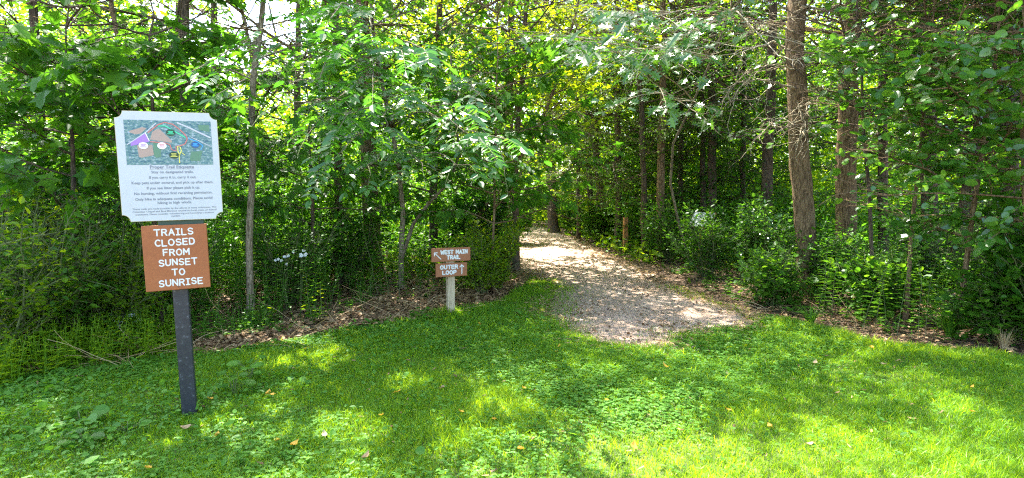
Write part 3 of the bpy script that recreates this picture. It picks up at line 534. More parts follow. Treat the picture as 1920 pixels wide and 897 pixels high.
# ------------------------------------------------------------------ shrubs along the wood's edge
no_sign = lambda P: (lambda q: ~((q[0] > 215) & (q[0] < 425) & (q[1] > 200) & (q[1] < 790) & (P[:, 1] < 4.3)) & ~((q[0] > 800) & (q[0] < 890) & (q[1] > 455) & (P[:, 1] < 7.3)))(proj(P))
SH = [
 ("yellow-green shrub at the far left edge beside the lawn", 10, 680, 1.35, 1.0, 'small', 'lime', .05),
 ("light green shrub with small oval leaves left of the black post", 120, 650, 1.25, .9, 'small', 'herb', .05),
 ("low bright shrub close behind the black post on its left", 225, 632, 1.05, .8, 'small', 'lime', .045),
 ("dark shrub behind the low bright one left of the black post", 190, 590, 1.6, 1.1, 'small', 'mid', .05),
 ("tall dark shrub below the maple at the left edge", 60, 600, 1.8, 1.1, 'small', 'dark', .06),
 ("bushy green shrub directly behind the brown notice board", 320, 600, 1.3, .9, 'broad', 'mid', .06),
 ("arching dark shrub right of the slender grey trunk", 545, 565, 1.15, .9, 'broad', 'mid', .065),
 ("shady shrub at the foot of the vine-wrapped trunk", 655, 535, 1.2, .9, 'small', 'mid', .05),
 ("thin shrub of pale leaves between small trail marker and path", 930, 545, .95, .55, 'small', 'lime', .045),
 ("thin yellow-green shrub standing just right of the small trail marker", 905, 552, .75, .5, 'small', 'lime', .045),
 ("leafy shrub hanging over the left bank of the path", 905, 505, 1.5, .9, 'maple', 'dark', .09),
 ("dark low shrub on the left bank further up the path", 955, 458, 1.5, 1.2, 'maple', 'mid', .10),
 ("dense low shrub on the right bank at the far bend of the path", 1085, 438, 1.0, 1.3, 'small', 'mid', .08),
 ("leafy shrub just left of the short wooden post", 1122, 454, .9, .9, 'small', 'herb', .07),
 ("shrub just right of the short wooden post", 1203, 470, 1.0, .8, 'small', 'mid', .06),
 ("green shrub below the light brown straight trunk", 1250, 490, 1.1, .9, 'broad', 'mid', .065),
 ("leafy shrub at the foot of the tilted panel", 1325, 520, 1.02, .75, 'broad', 'herb', .06),
 ("pale glossy shrub catching the sun right of the tilted panel", 1420, 530, 1.15, .8, 'round', 'oak', .05),
 ("bright low shrub in front of the big twiggy trunk", 1450, 572, .65, .6, 'round', 'herb', .045),
 ("dark shrub between the two stout trunks", 1560, 560, .9, .7, 'small', 'mid', .05),
 ("broad-leaved low shrub right of the stout trunks", 1650, 590, .75, .8, 'round', 'herb', .06),
 ("shady shrub under the leaning trunk on the right", 1760, 560, 1.2, .9, 'small', 'dark', .055),
 ("dark shrub at the foot of the right edge trees", 1850, 590, 1.2, .9, 'small', 'mid', .055),
 ("low trailing shrub with oval leaves in the lower right corner", 1870, 640, .6, .8, 'round', 'herb', .06),
 ("tall shrub cut by the right edge of the photo", 1970, 650, 1.3, .9, 'round', 'mid', .07),
 ("shrub with round leaves deep behind the big twiggy trunk", 1480, 480, 1.4, 1.1, 'small', 'herb', .07),
 ("shrub behind the tilted panel in the shade", 1300, 462, 1.5, 1.2, 'small', 'mid', .07),
]
for lab, px, py, h, wd, spn, m, size in SH:
    shrub("shrub", lab, "shrub", px, py, 0, h, wd, spn, stems=18, size=size * 1.35, dens=1.15, keepf=lambda P: path_clear(P) & no_sign(P), mat_=m)

# ------------------------------------------------------------------ tall weeds with leaves in rows
def weed(mb_s, mb_l, base, h, n, ll, lean, t=LN):
    P = walk(base, [lean[0], lean[1], 1], h, 7, .05, .02); tube(mb_s, P, np.linspace(.004, .002, 8), 3)
    u = np.linspace(.15, 1, n) * 7; i = np.minimum(u.astype(int), 6); Q = P[i] + (P[i + 1] - P[i]) * (u - i)[:, None]
    az = np.arange(n) * pi + rng.uniform(0, 6) + rng.normal(0, .35, n) + np.arange(n) * .12
    D = np.stack([np.cos(az), np.sin(az), rng.uniform(.1, .5, n)], 1); s = ll * np.interp(u / 7, [0, .4, 1], [.8, 1, .45]) * rng.uniform(.8, 1.2, n)
    leaves(mb_l, t, Q, D, np.array([0, 0, 1.0]) + rng.normal(0, .15, (n, 3)), s)
for lab, px, py, hs, xs in [
   ("clump of tall weeds with rows of narrow leaves before the big twiggy trunk", 1548, 600, (1.25, 1.1, .95), (0, .12, -.15)),
   ("pair of tall weeds with rows of narrow leaves right of the stout trunk", 1625, 618, (1.05, .9, .8), (-.1, .1, .25)),
   ("clump of tall weeds with drooping leaves beneath the leaning trunk", 1700, 632, (1.1, .95, .8), (-.1, .08, .2)),
   ("tall weeds with feathery rows of leaves behind the dead leaf bank", 730, 560, (1.3, 1.1, 1.2), (-.15, 0, .15)),
   ("yellowish weed with whorled leaves standing on the dead leaf bank", 590, 602, (.6, .5), (0, .12))]:
    g0 = gnd(px, py); base = np.array([g0[0], g0[1], 0.0]); root = thing("tall_weed", lab, "weed", base); a, b = MB(), MB()
    for h, dx in zip(hs, xs): weed(a, b, base + [dx, rng.uniform(-.1, .1), 0], h, int(h * 36), .11, rng.normal(0, .08, 2))
    a.build("stem", BARK['green'], root, base); b.build("foliage", LEAF['lime' if 'yellowish' in lab else 'herb'], root, base)

# undergrowth nobody could count: weeds and small plants under the trees
def undergrowth():
    st, lv = MB(), MB(); st_m = MB()
    def field(poly, n, hfun, kinds):
        poly = np.asarray(poly); lo = poly.min(0); hi = poly.max(0); lo = np.maximum(lo, [-11, 3]); hi = np.minimum(hi, [11, 24])
        u = rng.random((n * 8, 2)) * (hi - lo) + lo; u = u[inside(poly, u[:, 0], u[:, 1])]
        u = u[abs(u[:, 0]) < u[:, 1] * 1.0 + .5]; pr = np.clip(7.0 / u[:, 1], .15, 1) ** 1.3; u = u[rng.random(len(u)) < pr][:n]
        for x, y in u:
            h = hfun(x, y)
            if h <= .02: continue
            kd = kinds[rng.integers(len(kinds))]; t, gap, ll = kd; ll = ll * (1 + max(0, y - 9) * .05)
            base = np.array([x, y, hgt(x, y)]); px, py = proj((base + [0, 0, h * .5])[None])
            if 805 < px[0] < 885 and y < 7.2: continue
            weed(lv, lv, base, h, max(5, int(h / gap)), ll, rng.normal(0, .15, 2), t)
    def hl(x, y):
        d = y - np.interp(x, EL[:, 0], EL[:, 1]); px = CX + F * x / y
        if 620 < px < 960: d -= .9 if px > 700 else .5
        return np.clip(d * .75 + (.3 if px < 330 else .04), 0, 1) * rng.uniform(.35, .95) * (.95 if px < 620 else .7)
    EL = G([(-150, 700), (0, 715), (130, 685), (250, 662), (330, 650), (420, 650), (520, 630), (640, 608), (760, 590), (835, 585), (930, 545)])
    hl_k = [(LN, .035, .10), (LN, .035, .12), (OV, .06, .07), (MP, .09, .08)]
    field(WOOD_L, 3200, hl, hl_k)
    keep_lv = lv; lv = MB()
    field(G([(-150, 745), (0, 738), (130, 706), (330, 674), (330, 630), (100, 640), (-150, 660)]), 900, lambda x, y: rng.uniform(.12, .42), [(OV, .035, .055), (RD, .04, .05), (LN, .03, .09)])
    o = lv.build("edge_weeds", LEAF['lime']); o["kind"] = "stuff"; o["label"] = "bright leafy weeds spilling onto the lawn at the left edge"; lv = keep_lv  # lime leaf colour brightens these shaded weeds in place of light
    field(G([(330, 655), (520, 625), (520, 600), (330, 630)]), 90, lambda x, y: rng.uniform(.1, .3), [(OV, .035, .055), (LN, .03, .09)])
    ER = G([(1058, 434), (1100, 452), (1165, 480), (1232, 506), (1318, 546), (1400, 578), (1460, 590), (1620, 628), (1830, 650), (2100, 680)])
    def hr(x, y):
        d = x - np.interp(y, ER[::-1, 1], ER[::-1, 0]); e = y - np.interp(x, ER[:, 0][np.argsort(ER[:, 0])], ER[:, 1][np.argsort(ER[:, 0])])
        return np.clip(max(min(d, 9), 0) * .5 + .1, 0, 1) * rng.uniform(.3, .75) if d > .1 else 0
    field(WOOD_R, 2600, hr, [(OV, .05, .07), (RD, .06, .065), (LN, .035, .10), (OV, .04, .055), (MP, .08, .09)])
    o = lv.build("undergrowth", LEAF['herb']); o["kind"] = "stuff"; o["label"] = "low weeds and seedlings covering the floor of the wood"
undergrowth()

# ------------------------------------------------------------------ litter, chips, twigs
def scatter(poly, n, dens=None, lim=(-10, 10, 2, 20), p=1.2):
    poly = np.asarray(poly); lo = np.maximum(poly.min(0), [lim[0], lim[2]]); hi = np.minimum(poly.max(0), [lim[1], lim[3]])
    out = np.zeros((0, 2))
    while len(out) < n:
        u = rng.random((n * 3, 2)) * (hi - lo) + lo; u = u[inside(poly, u[:, 0], u[:, 1])]; u = u[abs(u[:, 0]) < u[:, 1] * .95 + .4]
        if len(u) == 0: break
        u = u[rng.random(len(u)) < np.clip((4.5 / u[:, 1]) ** p, 0, 1)]
        if dens is not None: u = u[rng.random(len(u)) < dens(u[:, 0], u[:, 1])]
        out = np.vstack([out, u])
    return out[:n]
def lay(mb, t, u, size, tilt=.35, z=.012, zr=.02, rnd=None):
    n = len(u); a = rng.uniform(0, 2 * pi, n); P = np.c_[u, hgt(u[:, 0], u[:, 1]) + z + rng.random(n) * zr]
    leaves(mb, t, P, np.c_[np.cos(a), np.sin(a), rng.normal(0, tilt, n)], np.array([0, 0, 1.0]) + rng.normal(0, tilt, (n, 3)), size * rng.uniform(.3, 1.35, n), rnd)
mb = MB()
lay(mb, OV, scatter(WOOD_L, 26000, p=1.6), .062, .28, .008, .022); lay(mb, MP, scatter(WOOD_L, 5000, p=1.6), .075, .30, .008, .025); lay(mb, OV, scatter(WOOD_R, 16000, p=1.6), .06, .28, .008, .022)
band = G([(560, 640), (700, 560), (830, 500), (960, 480), (985, 520), (940, 565), (835, 600), (640, 625)]); lay(mb, OV, scatter(band, 9000), .06, .40, .01, .05)
bandl = G([(380, 640), (560, 600), (560, 640), (400, 672), (320, 668)]); lay(mb, OV, scatter(bandl, 2500), .055, .35, .01, .035)
o = mb.build("leaf_litter", LEAF['litter']); o["kind"] = "stuff"; o["label"] = "brown dead leaves lying under the trees"
mb = MB()
CHIP = (np.array([(-.16, 0, 0), (.16, .05, .04), (.12, 1, 0), (-.1, .9, .06)]), np.array([[0, 1, 2, 3]]))
u = scatter(PATH, 26000, lambda x, y: .35 + .65 * (nz(x, y, 2.2, 4) > -.1)); u[::6] += rng.normal(0, .16, u[::6].shape); lay(mb, CHIP, u, .027, .25, .012, .01)
o = mb.build("wood_chips", M_CHIP); o["kind"] = "stuff"; o["label"] = "pale wood chips strewn over the path"
mb = MB()
edge = G([(940, 500), (1000, 520), (1040, 550), (1010, 590), (1050, 640), (1180, 672), (1290, 660), (1420, 640), (1460, 600), (1380, 570), (1290, 530), (1180, 478), (1090, 445), (1110, 470), (1220, 520), (1300, 570), (1280, 600), (1180, 630), (1090, 610), (1050, 570), (1040, 520), (1000, 490)])
u = scatter(PATH, 2000, lambda x, y: .25 + .75 * (nz(x, y, 1.5, 7) > .2)); lay(mb, OV, u, .05, .4, .014, .015)
u = scatter(LAWN, 500); lay(mb, CHIP, u, .04, .3, .02, .03)
o = mb.build("path_debris", LEAF['litter']); o["kind"] = "stuff"; o["label"] = "crumbled brown leaves scattered on path and lawn"
mb = MB()
for a, b in list(zip(PATH[1:-1], PATH[2:])):
    L_ = np.linalg.norm(b - a); m = int(L_ * 260 * min(1, 6 / max(a[1], 1)))
    t = rng.random((m, 1)); q = a + (b - a) * t + rng.normal(0, .13, (m, 2)); az = rng.uniform(0, 6.28, m)
    leaves(mb, LN, np.c_[q, hgt(q[:, 0], q[:, 1]) + .014 + rng.random(m) * .02], np.c_[np.cos(az), np.sin(az), rng.uniform(0, .6, m)], np.array([0, 0, 1.0]) + rng.normal(0, .5, (m, 3)), rng.uniform(.03, .09, m))
for poly, n, L0, el in ((band, 420, .45, .35), (bandl, 130, .4, .2), (G([(640, 560), (700, 480), (900, 440), (960, 500), (830, 540)]), 300, .7, .9), (WOOD_L, 500, .6, .5), (WOOD_R, 450, .5, .6), (PATH, 160, .16, .02), (G([(200, 690), (330, 630), (330, 660), (230, 700)]), 60, .5, .5)):
    for x, y in scatter(poly, n, p=1.5):
        a = rng.uniform(0, 2 * pi); e = abs(rng.normal(0, el)) if el > .05 else 0
        P = walk((x, y, hgt(x, y) + .02), [math.cos(a), math.sin(a), e], L0 * rng.uniform(.4, 1.3), 5, .14, -.08 if e else 0); P[:, 2] = np.maximum(P[:, 2], .015)
        tube(mb, P, np.linspace(.0035, .0018, 6) * rng.uniform(.6, 1.5), 3, rng.random())
o = mb.build("dry_stalks", LEAF['straw']); o["kind"] = "stuff"; o["label"] = "pale dry stalks and twigs tangled along the wood edge"

# ------------------------------------------------------------------ grass and clover
def grass():
    mb = MB()
    dens = lambda x, y: np.clip(.75 + .35 * nz(x, y, 1.3, 1) , .3, 1)
    u = scatter(LAWN, 300000, dens, lim=(-7.5, 7.5, 2.3, 9), p=1.5)
    extra = scatter(G([(985, 545), (1000, 522), (1040, 528), (1042, 548), (1010, 560)]), 3000, p=0)
    fr = []
    for a_, b_ in zip(PATH[:-1], PATH[1:]):
        if max(a_[1], b_[1]) < 9.5: L_ = np.linalg.norm(b_ - a_); nr_ = b_[0] < 2.2 or b_[1] < 6.6; m_ = int(L_ * (1700 if nr_ else 250)); fr.append(a_ + (b_ - a_) * rng.random((m_, 1)) + rng.normal(0, .17 if nr_ else .08, (m_, 2)) * (.3 + (nz(np.full(m_, a_[0]), np.full(m_, a_[1]), 6)[:, None] > -.2)))
    for (qx, qy), m_ in (((-2.26, 3.96), 900), (tuple(gnd(845, 596)), 700)): fr.append(np.array([qx, qy]) + rng.normal(0, .07, (m_, 2)))
    u = np.vstack([u, extra] + fr); j = rng.normal(0, .05, u.shape); u = u + j
    n = len(u); h = (.028 + .034 * rng.random(n) ** 1.5 + .03 * (rng.random(n) < .03)) * (1 + .35 * nz(u[:, 0], u[:, 1], 1.7, 5) + .3 * nz(u[:, 0], u[:, 1], 6.3, 2)); w_ = (.0030 + .0011 * (u[:, 1] - 2.5)) * rng.uniform(.7, 1.3, n)
    pt = gnd(845, 592); h = h * (1 + 1.2 * np.exp(-((u[:, 0] - pt[0]) ** 2 + ((u[:, 1] - pt[1]) / 1.2) ** 2) / .25))
    a = rng.uniform(0, 2 * pi, n); X = np.stack([np.cos(a), np.sin(a), 0 * a], 1); b = rng.uniform(0, 2 * pi, n); ln = rng.uniform(.1, 1.1, n) * h
    Ld = np.stack([np.cos(b) * ln, np.sin(b) * ln, 0 * b], 1); Z = np.array([0, 0, 1.0]); P = np.c_[u, hgt(u[:, 0], u[:, 1])]
    w2 = w_[:, None]; hh = h[:, None]
    V = np.stack([P - X * w2 * .5, P + X * w2 * .5, P + X * w2 * .4 + Ld * .35 + Z * hh * .6, P - X * w2 * .4 + Ld * .35 + Z * hh * .6, P + Ld + Z * hh], 1)
    q = np.arange(n)[:, None] * 5; rn = np.clip(rng.normal(.42, .2, n) + .3 * nz(u[:, 0], u[:, 1], .9, 3) + .12 * nz(u[:, 0], u[:, 1], 3.1, 7), 0, .93); rn = np.where(rng.random(n) < .04 + .25 * np.clip(nz(u[:, 0], u[:, 1], 1.5, 15) - .25, 0, 1), 1.0, rn)
    mb.add(V, q + np.array([[0, 1, 2, 3]]), rn); m2 = MB(); mb.F.append((q + np.array([[3, 2, 4]]), rn, np.zeros(n, int)))
    o = mb.build("grass", LEAF['grass']); o["kind"] = "stuff"; o["label"] = "short mown grass of the lawn in sun and shade"
    mb = MB()
    patch = lambda x, y: np.clip((nz(x, y, 1.15, 6) + .15) * 2.2, .06, 1)
    u = scatter(LAWN, 22000, patch, lim=(-7.5, 7.5, 2.3, 8), p=1.5); n = len(u)
    z = hgt(u[:, 0], u[:, 1]) + rng.uniform(.022, .055, n); s = rng.uniform(.011, .02, n) * (1 + .06 * (u[:, 1] - 3)); a0 = rng.uniform(0, 6, n); P = np.c_[u, z]; rn = rng.random(n)
    nrm = np.array([0, 0, 1.0]) + rng.normal(0, .25, (n, 3))
    for k in range(3):
        a = a0 + k * 2.094; leaves(mb, RD, P, np.stack([np.cos(a), np.sin(a), 0 * a], 1), nrm, s, rn)
    # broad-leaved lawn weeds, thickest round the posts and at the left
    def wd(x, y):
        px, py = proj(np.c_[x, y, 0 * x]); return np.clip(1.0 - (px - 250) / 700, .03, 1) * np.clip(.5 + nz(x, y, 1.6, 12), .05, 1) + .8 * (((px - 800) / 260) ** 2 + ((py - 620) / 45) ** 2 < 1)
    u = scatter(LAWN, 11000, wd, lim=(-7.5, 7.5, 2.3, 8), p=1.4); rng.shuffle(u); n = len(u); a = rng.uniform(0, 6.28, n)
    for tt, lo_, hi_ in ((RD, 0, n // 3), (OV, n // 3, 5 * n // 6), (LN, 5 * n // 6, n)):
        q = slice(lo_, hi_); uu = u[q]; m_ = len(uu); ss = rng.uniform(.012, .034, m_) * (1.5 if tt is not RD else 1) * (1 + .9 * (rng.random(m_) < .06))
        leaves(mb, tt, np.c_[uu, hgt(uu[:, 0], uu[:, 1]) + rng.uniform(.015, .07, m_)], np.stack([np.cos(a[q]), np.sin(a[q]), rng.normal(.15, .35, m_)], 1), np.array([0, 0, 1.0]) + rng.normal(0, .4, (m_, 3)), ss)
    o = mb.build("clover", LEAF['clover']); o["kind"] = "stuff"; o["label"] = "clover and small round-leaved weeds growing in the lawn"
grass()

# ------------------------------------------------------------------ distinct small plants
def rosette(label, px, py, n, size, t, m, h=.08, name="broad_leaved_weed"):
    g0 = gnd(px, py); base = np.array([g0[0], g0[1], float(hgt(*g0))]); root = thing(name, label, "weed", base); a, b = MB(), MB()
    for k in range(n):
        az = k * 2.4 + rng.random(); l = size * rng.uniform(.4, 1.3); hh = h * rng.uniform(.5, 1.5); tip = base + [math.cos(az) * l, math.sin(az) * l, hh]
        tube(a, [base, (base + tip) / 2 + [0, 0, hh * .3], tip], .002, 3); leaves(b, t, tip[None], [[math.cos(az), math.sin(az), .05]], [[rng.normal(0, .3), rng.normal(-.25, .3), 1]], size * rng.uniform(.8, 1.2))
    a.build("stem", BARK['green'], root, base); b.build("foliage", LEAF[m], root, base)
rosette("bright seedling with fresh lobed leaves at the foot of the slender grey trunk", 492, 612, 9, .10, OV, 'lime', .16)
rosette("heart-leaved weed growing right of the black post", 470, 720, 12, .075, RD, 'clover', .14)
rosette("taller heart-leaved weed on the lawn right of the black post", 440, 745, 10, .07, RD, 'herb', .12)
rosette("large-leaved weed in the grass left of the black post", 152, 800, 9, .085, RD, 'clover', .07)
rosette("low large-leaved weed nearest the lower left corner", 160, 835, 10, .07, RD, 'herb', .05)
rosette("broad-leaved weed in front of the black post", 240, 815, 8, .07, OV, 'clover', .06)
rosette("pale wilted seedling with silvery leaves behind the black post", 232, 640, 9, .08, MP, 'white', .20)
rosette("round-leaved weed at the lawn edge below the strap-leaved clump", 1672, 618, 7, .09, RD, 'clover', .10)
rosette("round-leaved weed between the strap-leaved clump and the path", 1490, 592, 8, .08, RD, 'herb', .08)
rosette("big-leaved plant with huge smooth leaves at the right edge", 1905, 618, 6, .17, RD, 'herb', .42, "big_leaved_plant")
rosette("silvery broad-leaved weed beside the path below the tilted panel", 1455, 565, 11, .09, MP, 'oak', .12)
rosette("leafy weed at the right edge of the path near the short post", 1300, 512, 12, .11, MP, 'oak', .22)
rosette("dark leafy weed on the grass left of the small trail marker", 790, 602, 14, .07, RD, 'herb', .10)
def tuft(name, label, px, py, n, h, spread, m, wd, cat):
    g0 = gnd(px, py); base = np.array([g0[0], g0[1], float(hgt(*g0))]); mb = MB()
    for k in range(n):
        az = rng.uniform(0, 6.28); l = h * rng.uniform(.6, 1.15); o_ = spread * rng.uniform(.2, 1.2); s = np.linspace(0, 1, 8)
        d = np.array([math.cos(az), math.sin(az), 0]); c = base + d * .03 + d[None] * (o_ * s ** 1.8)[:, None] + np.array([0, 0, 1.0])[None] * (l * (s - .38 * s ** 3 * o_ / spread))[:, None]
        X = np.array([-d[1], d[0], 0]); ww = (wd * (1 - s ** 2) + .0004)[:, None]; V = np.stack([c - X * ww, c + X * ww], 1).reshape(-1, 3); i = np.arange(7) * 2
        mb.add(V, np.stack([i, i + 1, i + 3, i + 2], 1), rng.random())
    o = mb.build(name, LEAF[m], None, base); o.location = base; tag(o, label, cat)
tuft("grass_clump", "clump of long strap-like grass blades at the right lawn edge", 1780, 632, 90, .42, .30, 'herb', .006, "grass clump")
tuft("grass_clump", "smaller clump of long grass left of the strap-leaved one", 1520, 608, 60, .28, .20, 'herb', .004, "grass clump")
tuft("grass_clump", "bleached straw-coloured dead grass tuft in the right corner", 1882, 655, 70, .24, .16, 'straw', .003, "grass clump")
tuft("grass_clump", "dry golden grass tuft on the right edge of the path", 1112, 484, 60, .14, .14, 'straw', .003, "grass clump")
tuft("grass_clump", "brownish grass tuft where path and lawn meet at right", 1300, 566, 50, .10, .14, 'straw', .003, "grass clump")
tuft("grass_clump", "yellow grass tuft at the sunny spot left of the black post", 150, 676, 80, .20, .20, 'lime', .003, "grass clump")
def flowers(label, px, py, Y, n, spread, size):
    c = at(px, py, Y); base = np.array([c[0], c[1], 0.0]); root = thing("flowering_weed", label, "weed", base); a, b, l = MB(), MB(), MB()
    for k in range(n):
        t = c + rng.normal(0, spread, 3) * [1, .5, 1]; tube(a, [base, base * .4 + t * .6 + [0, 0, .05], t], .002, 3)
        for q in range(5):
            az = q * 1.257 + rng.random() * .4; leaves(b, RD, t[None], [[math.cos(az), -.35 + math.sin(az) * .6, math.sin(az)]], [[0, -1, .3]], size * rng.uniform(.8, 1.2))
        for q in range(16): az = rng.uniform(0, 6.28); k_ = rng.uniform(.2, 1.05); leaves(l, OV, (t * k_ + base * (1 - k_) + rng.normal(0, .05, 3))[None], [[math.cos(az), math.sin(az), 0]], [[0, 0, 1]], .06)
    a.build("stem", BARK['green'], root, base); b.build("blossom", LEAF['white'], root, base); l.build("foliage", LEAF['herb'], root, base)
flowers("weed with a few large white blossoms right of the slender grey trunk", 560, 482, 7.4, 4, .055, .028)
flowers("weed dotted with small white blossoms beside the larger-flowered one", 534, 484, 7.5, 9, .06, .022)

# fallen leaves, one by one
FL = [(545, 857, 'yellow'), (518, 845, 'yellow'), (405, 832, 'yellow'), (282, 888, 'yellow'), (610, 835, 'tan'), (868, 788, 'yellow'), (975, 857, 'yellow'), (1188, 856, 'yellow'), (1070, 627, 'yellow'), (1047, 665, 'yellow'), (1045, 672, 'yellow'),
      (985, 740, 'yellow'), (872, 660, 'tan'), (712, 786, 'yellow'), (900, 616, 'yellow'), (595, 625, 'yellow'), (650, 628, 'yellow'), (1252, 702, 'yellow'), (1527, 690, 'tan'), (1652, 688, 'tan'), (1820, 736, 'yellow'), (1566, 746, 'tan'), (1370, 786, 'yellow'),
      (1300, 763, 'tan'), (1525, 848, 'tan'), (1446, 818, 'yellow'), (1717, 796, 'tan'), (1825, 788, 'yellow'), (1212, 660, 'tan'), (1210, 667, 'tan'), (514, 752, 'yellow'), (500, 752, 'yellow'), (548, 700, 'tan'), (400, 760, 'yellow'), (740, 745, 'yellow'), (925, 800, 'yellow'),
      (680, 880, 'tan'), (1090, 805, 'tan'), (1140, 760, 'yellow'), (830, 735, 'tan'), (1270, 815, 'tan'), (1635, 660, 'yellow'), (1420, 524, 'tan'), (570, 660, 'yellow'), (360, 812, 'tan')]
proto = {}
for px, py, kcol in FL:
    g0 = gnd(px, py)
    if kcol not in proto:
        mb = MB(); nV = 7; s = np.linspace(0, 1, nV); wv = .02 * np.sin(pi * np.clip(s, .02, 1) ** .8) + .0008; zc = .012 * (s - .4) ** 2 * 4
        V = np.concatenate([np.stack([-wv, s * .062, zc + .006], 1), np.stack([0 * s, s * .062, zc], 1), np.stack([wv, s * .062, zc + .008], 1)])
        i = np.arange(nV - 1); Fc = np.concatenate([np.stack([i + a * nV, i + (a + 1) * nV, i + (a + 1) * nV + 1, i + a * nV + 1], 1) for a in (0, 1)]); mb.add(V, Fc, .3)
        tube(mb, [(0, -.02, .006), (0, 0, .004)], .0012, 4)
        o = mb.build("fallen_leaf", LEAF['yellow'] if kcol == 'yellow' else LEAF['litter'], None, smooth=True); proto[kcol] = o
        if kcol == 'tan': o.data.attributes['rnd'].data.foreach_set("value", np.full(len(o.data.polygons), .95, np.float32))
    else:
        o = proto[kcol].copy(); C.objects.link(o)
    o.location = (g0[0], g0[1], float(hgt(*g0)) + .046); o.rotation_euler = (rng.normal(.1, .2), rng.normal(0, .25), rng.uniform(0, 6.28)); s_ = rng.uniform(.55, 1.05); o.scale = (s_, s_, s_)
    if kcol == 'yellow': tag(o, "small yellow leaf fallen on the mown lawn", "fallen leaf", "yellow leaves fallen on the lawn")
    else: tag(o, "small tan dry leaf fallen on the mown lawn", "fallen leaf", "tan leaves fallen on the lawn")

# ------------------------------------------------------------------ signs
M_BLACK = noise_mat("post_black_paint", [(.3, (.013, .015, .022)), (.60, (.024, .026, .032)), (.66, (.10, .11, .12))], 34, .45, .3, 9, .004, .5)
M_BROWN = noise_mat("sign_brown_paint", [(.25, (.26, .078, .022)), (.6, (.33, .105, .030)), (.8, (.39, .15, .06))], 6, .55, .15, 8, .003, .4, second=60)
M_BROWN2 = noise_mat("marker_brown_paint", [(.25, (.24, .090, .036)), (.6, (.31, .12, .052)), (.85, (.38, .17, .09))], 8, .6, .15, 8, .003, .35, second=60)
M_LET = plain("letter_paint", (.66, .67, .64), .6)
M_BOARD = noise_mat("notice_white", [(.30, (.41, .44, .435)), (.48, (.455, .49, .495)), (.7, (.47, .505, .515))], 3.5, .3, .05, 9, .002, .5, second=26)
M_EDGE = noise_mat("board_worn_edge", [(.4, (.55, .5, .28)), (.6, (.42, .36, .18))], 40, .7, .2)
M_GREENB = plain("green_backing", (.03, .07, .045), .5)
M_INK = plain("notice_ink", (.17, .195, .23), .6)
M_STEEL = plain("screw_steel", (.12, .08, .06), .5)
def wood_mat(name, a, b, c):
    m, nt, o = mat(name); L = nt.links; tc = nt.nodes.new("ShaderNodeTexCoord"); mp = nt.nodes.new("ShaderNodeMapping"); mp.inputs["Scale"].default_value = (26, 26, 1.6); L.new(tc.outputs["Object"], mp.inputs[0])
    n = nt.nodes.new("ShaderNodeTexNoise"); n.inputs["Scale"].default_value = 1.3; n.inputs["Detail"].default_value = 8; n.inputs["Distortion"].default_value = 1.2; L.new(mp.outputs[0], n.inputs["Vector"])
    wv = nt.nodes.new("ShaderNodeMath"); wv.operation = 'SINE'; mm = nt.nodes.new("ShaderNodeMath"); mm.operation = 'MULTIPLY'; mm.inputs[1].default_value = 38; L.new(n.outputs["Fac"], mm.inputs[0]); L.new(mm.outputs[0], wv.inputs[0])
    ad = nt.nodes.new("ShaderNodeMath"); ad.operation = 'MULTIPLY_ADD'; ad.inputs[1].default_value = .3; L.new(wv.outputs[0], ad.inputs[0]); ad.inputs[2].default_value = .5
    p = nt.nodes.new("ShaderNodeBsdfPrincipled"); p.inputs["Roughness"].default_value = .8; L.new(ramp(nt, ad.outputs[0], [(.15, a), (.5, b), (.85, c)]), p.inputs["Base Color"])
    bm_ = nt.nodes.new("ShaderNodeBump"); bm_.inputs["Strength"].default_value = .3; bm_.inputs["Distance"].default_value = .003; L.new(ad.outputs[0], bm_.inputs["Height"]); L.new(bm_.outputs[0], p.inputs["Normal"])
    L.new(p.outputs[0], o.inputs[0]); return m
M_WOOD = wood_mat("weathered_post", (.30, .23, .13), (.46, .37, .24), (.52, .43, .29))
M_CEDAR = wood_mat("cedar_post", (.27, .125, .04), (.37, .18, .06), (.42, .22, .08))

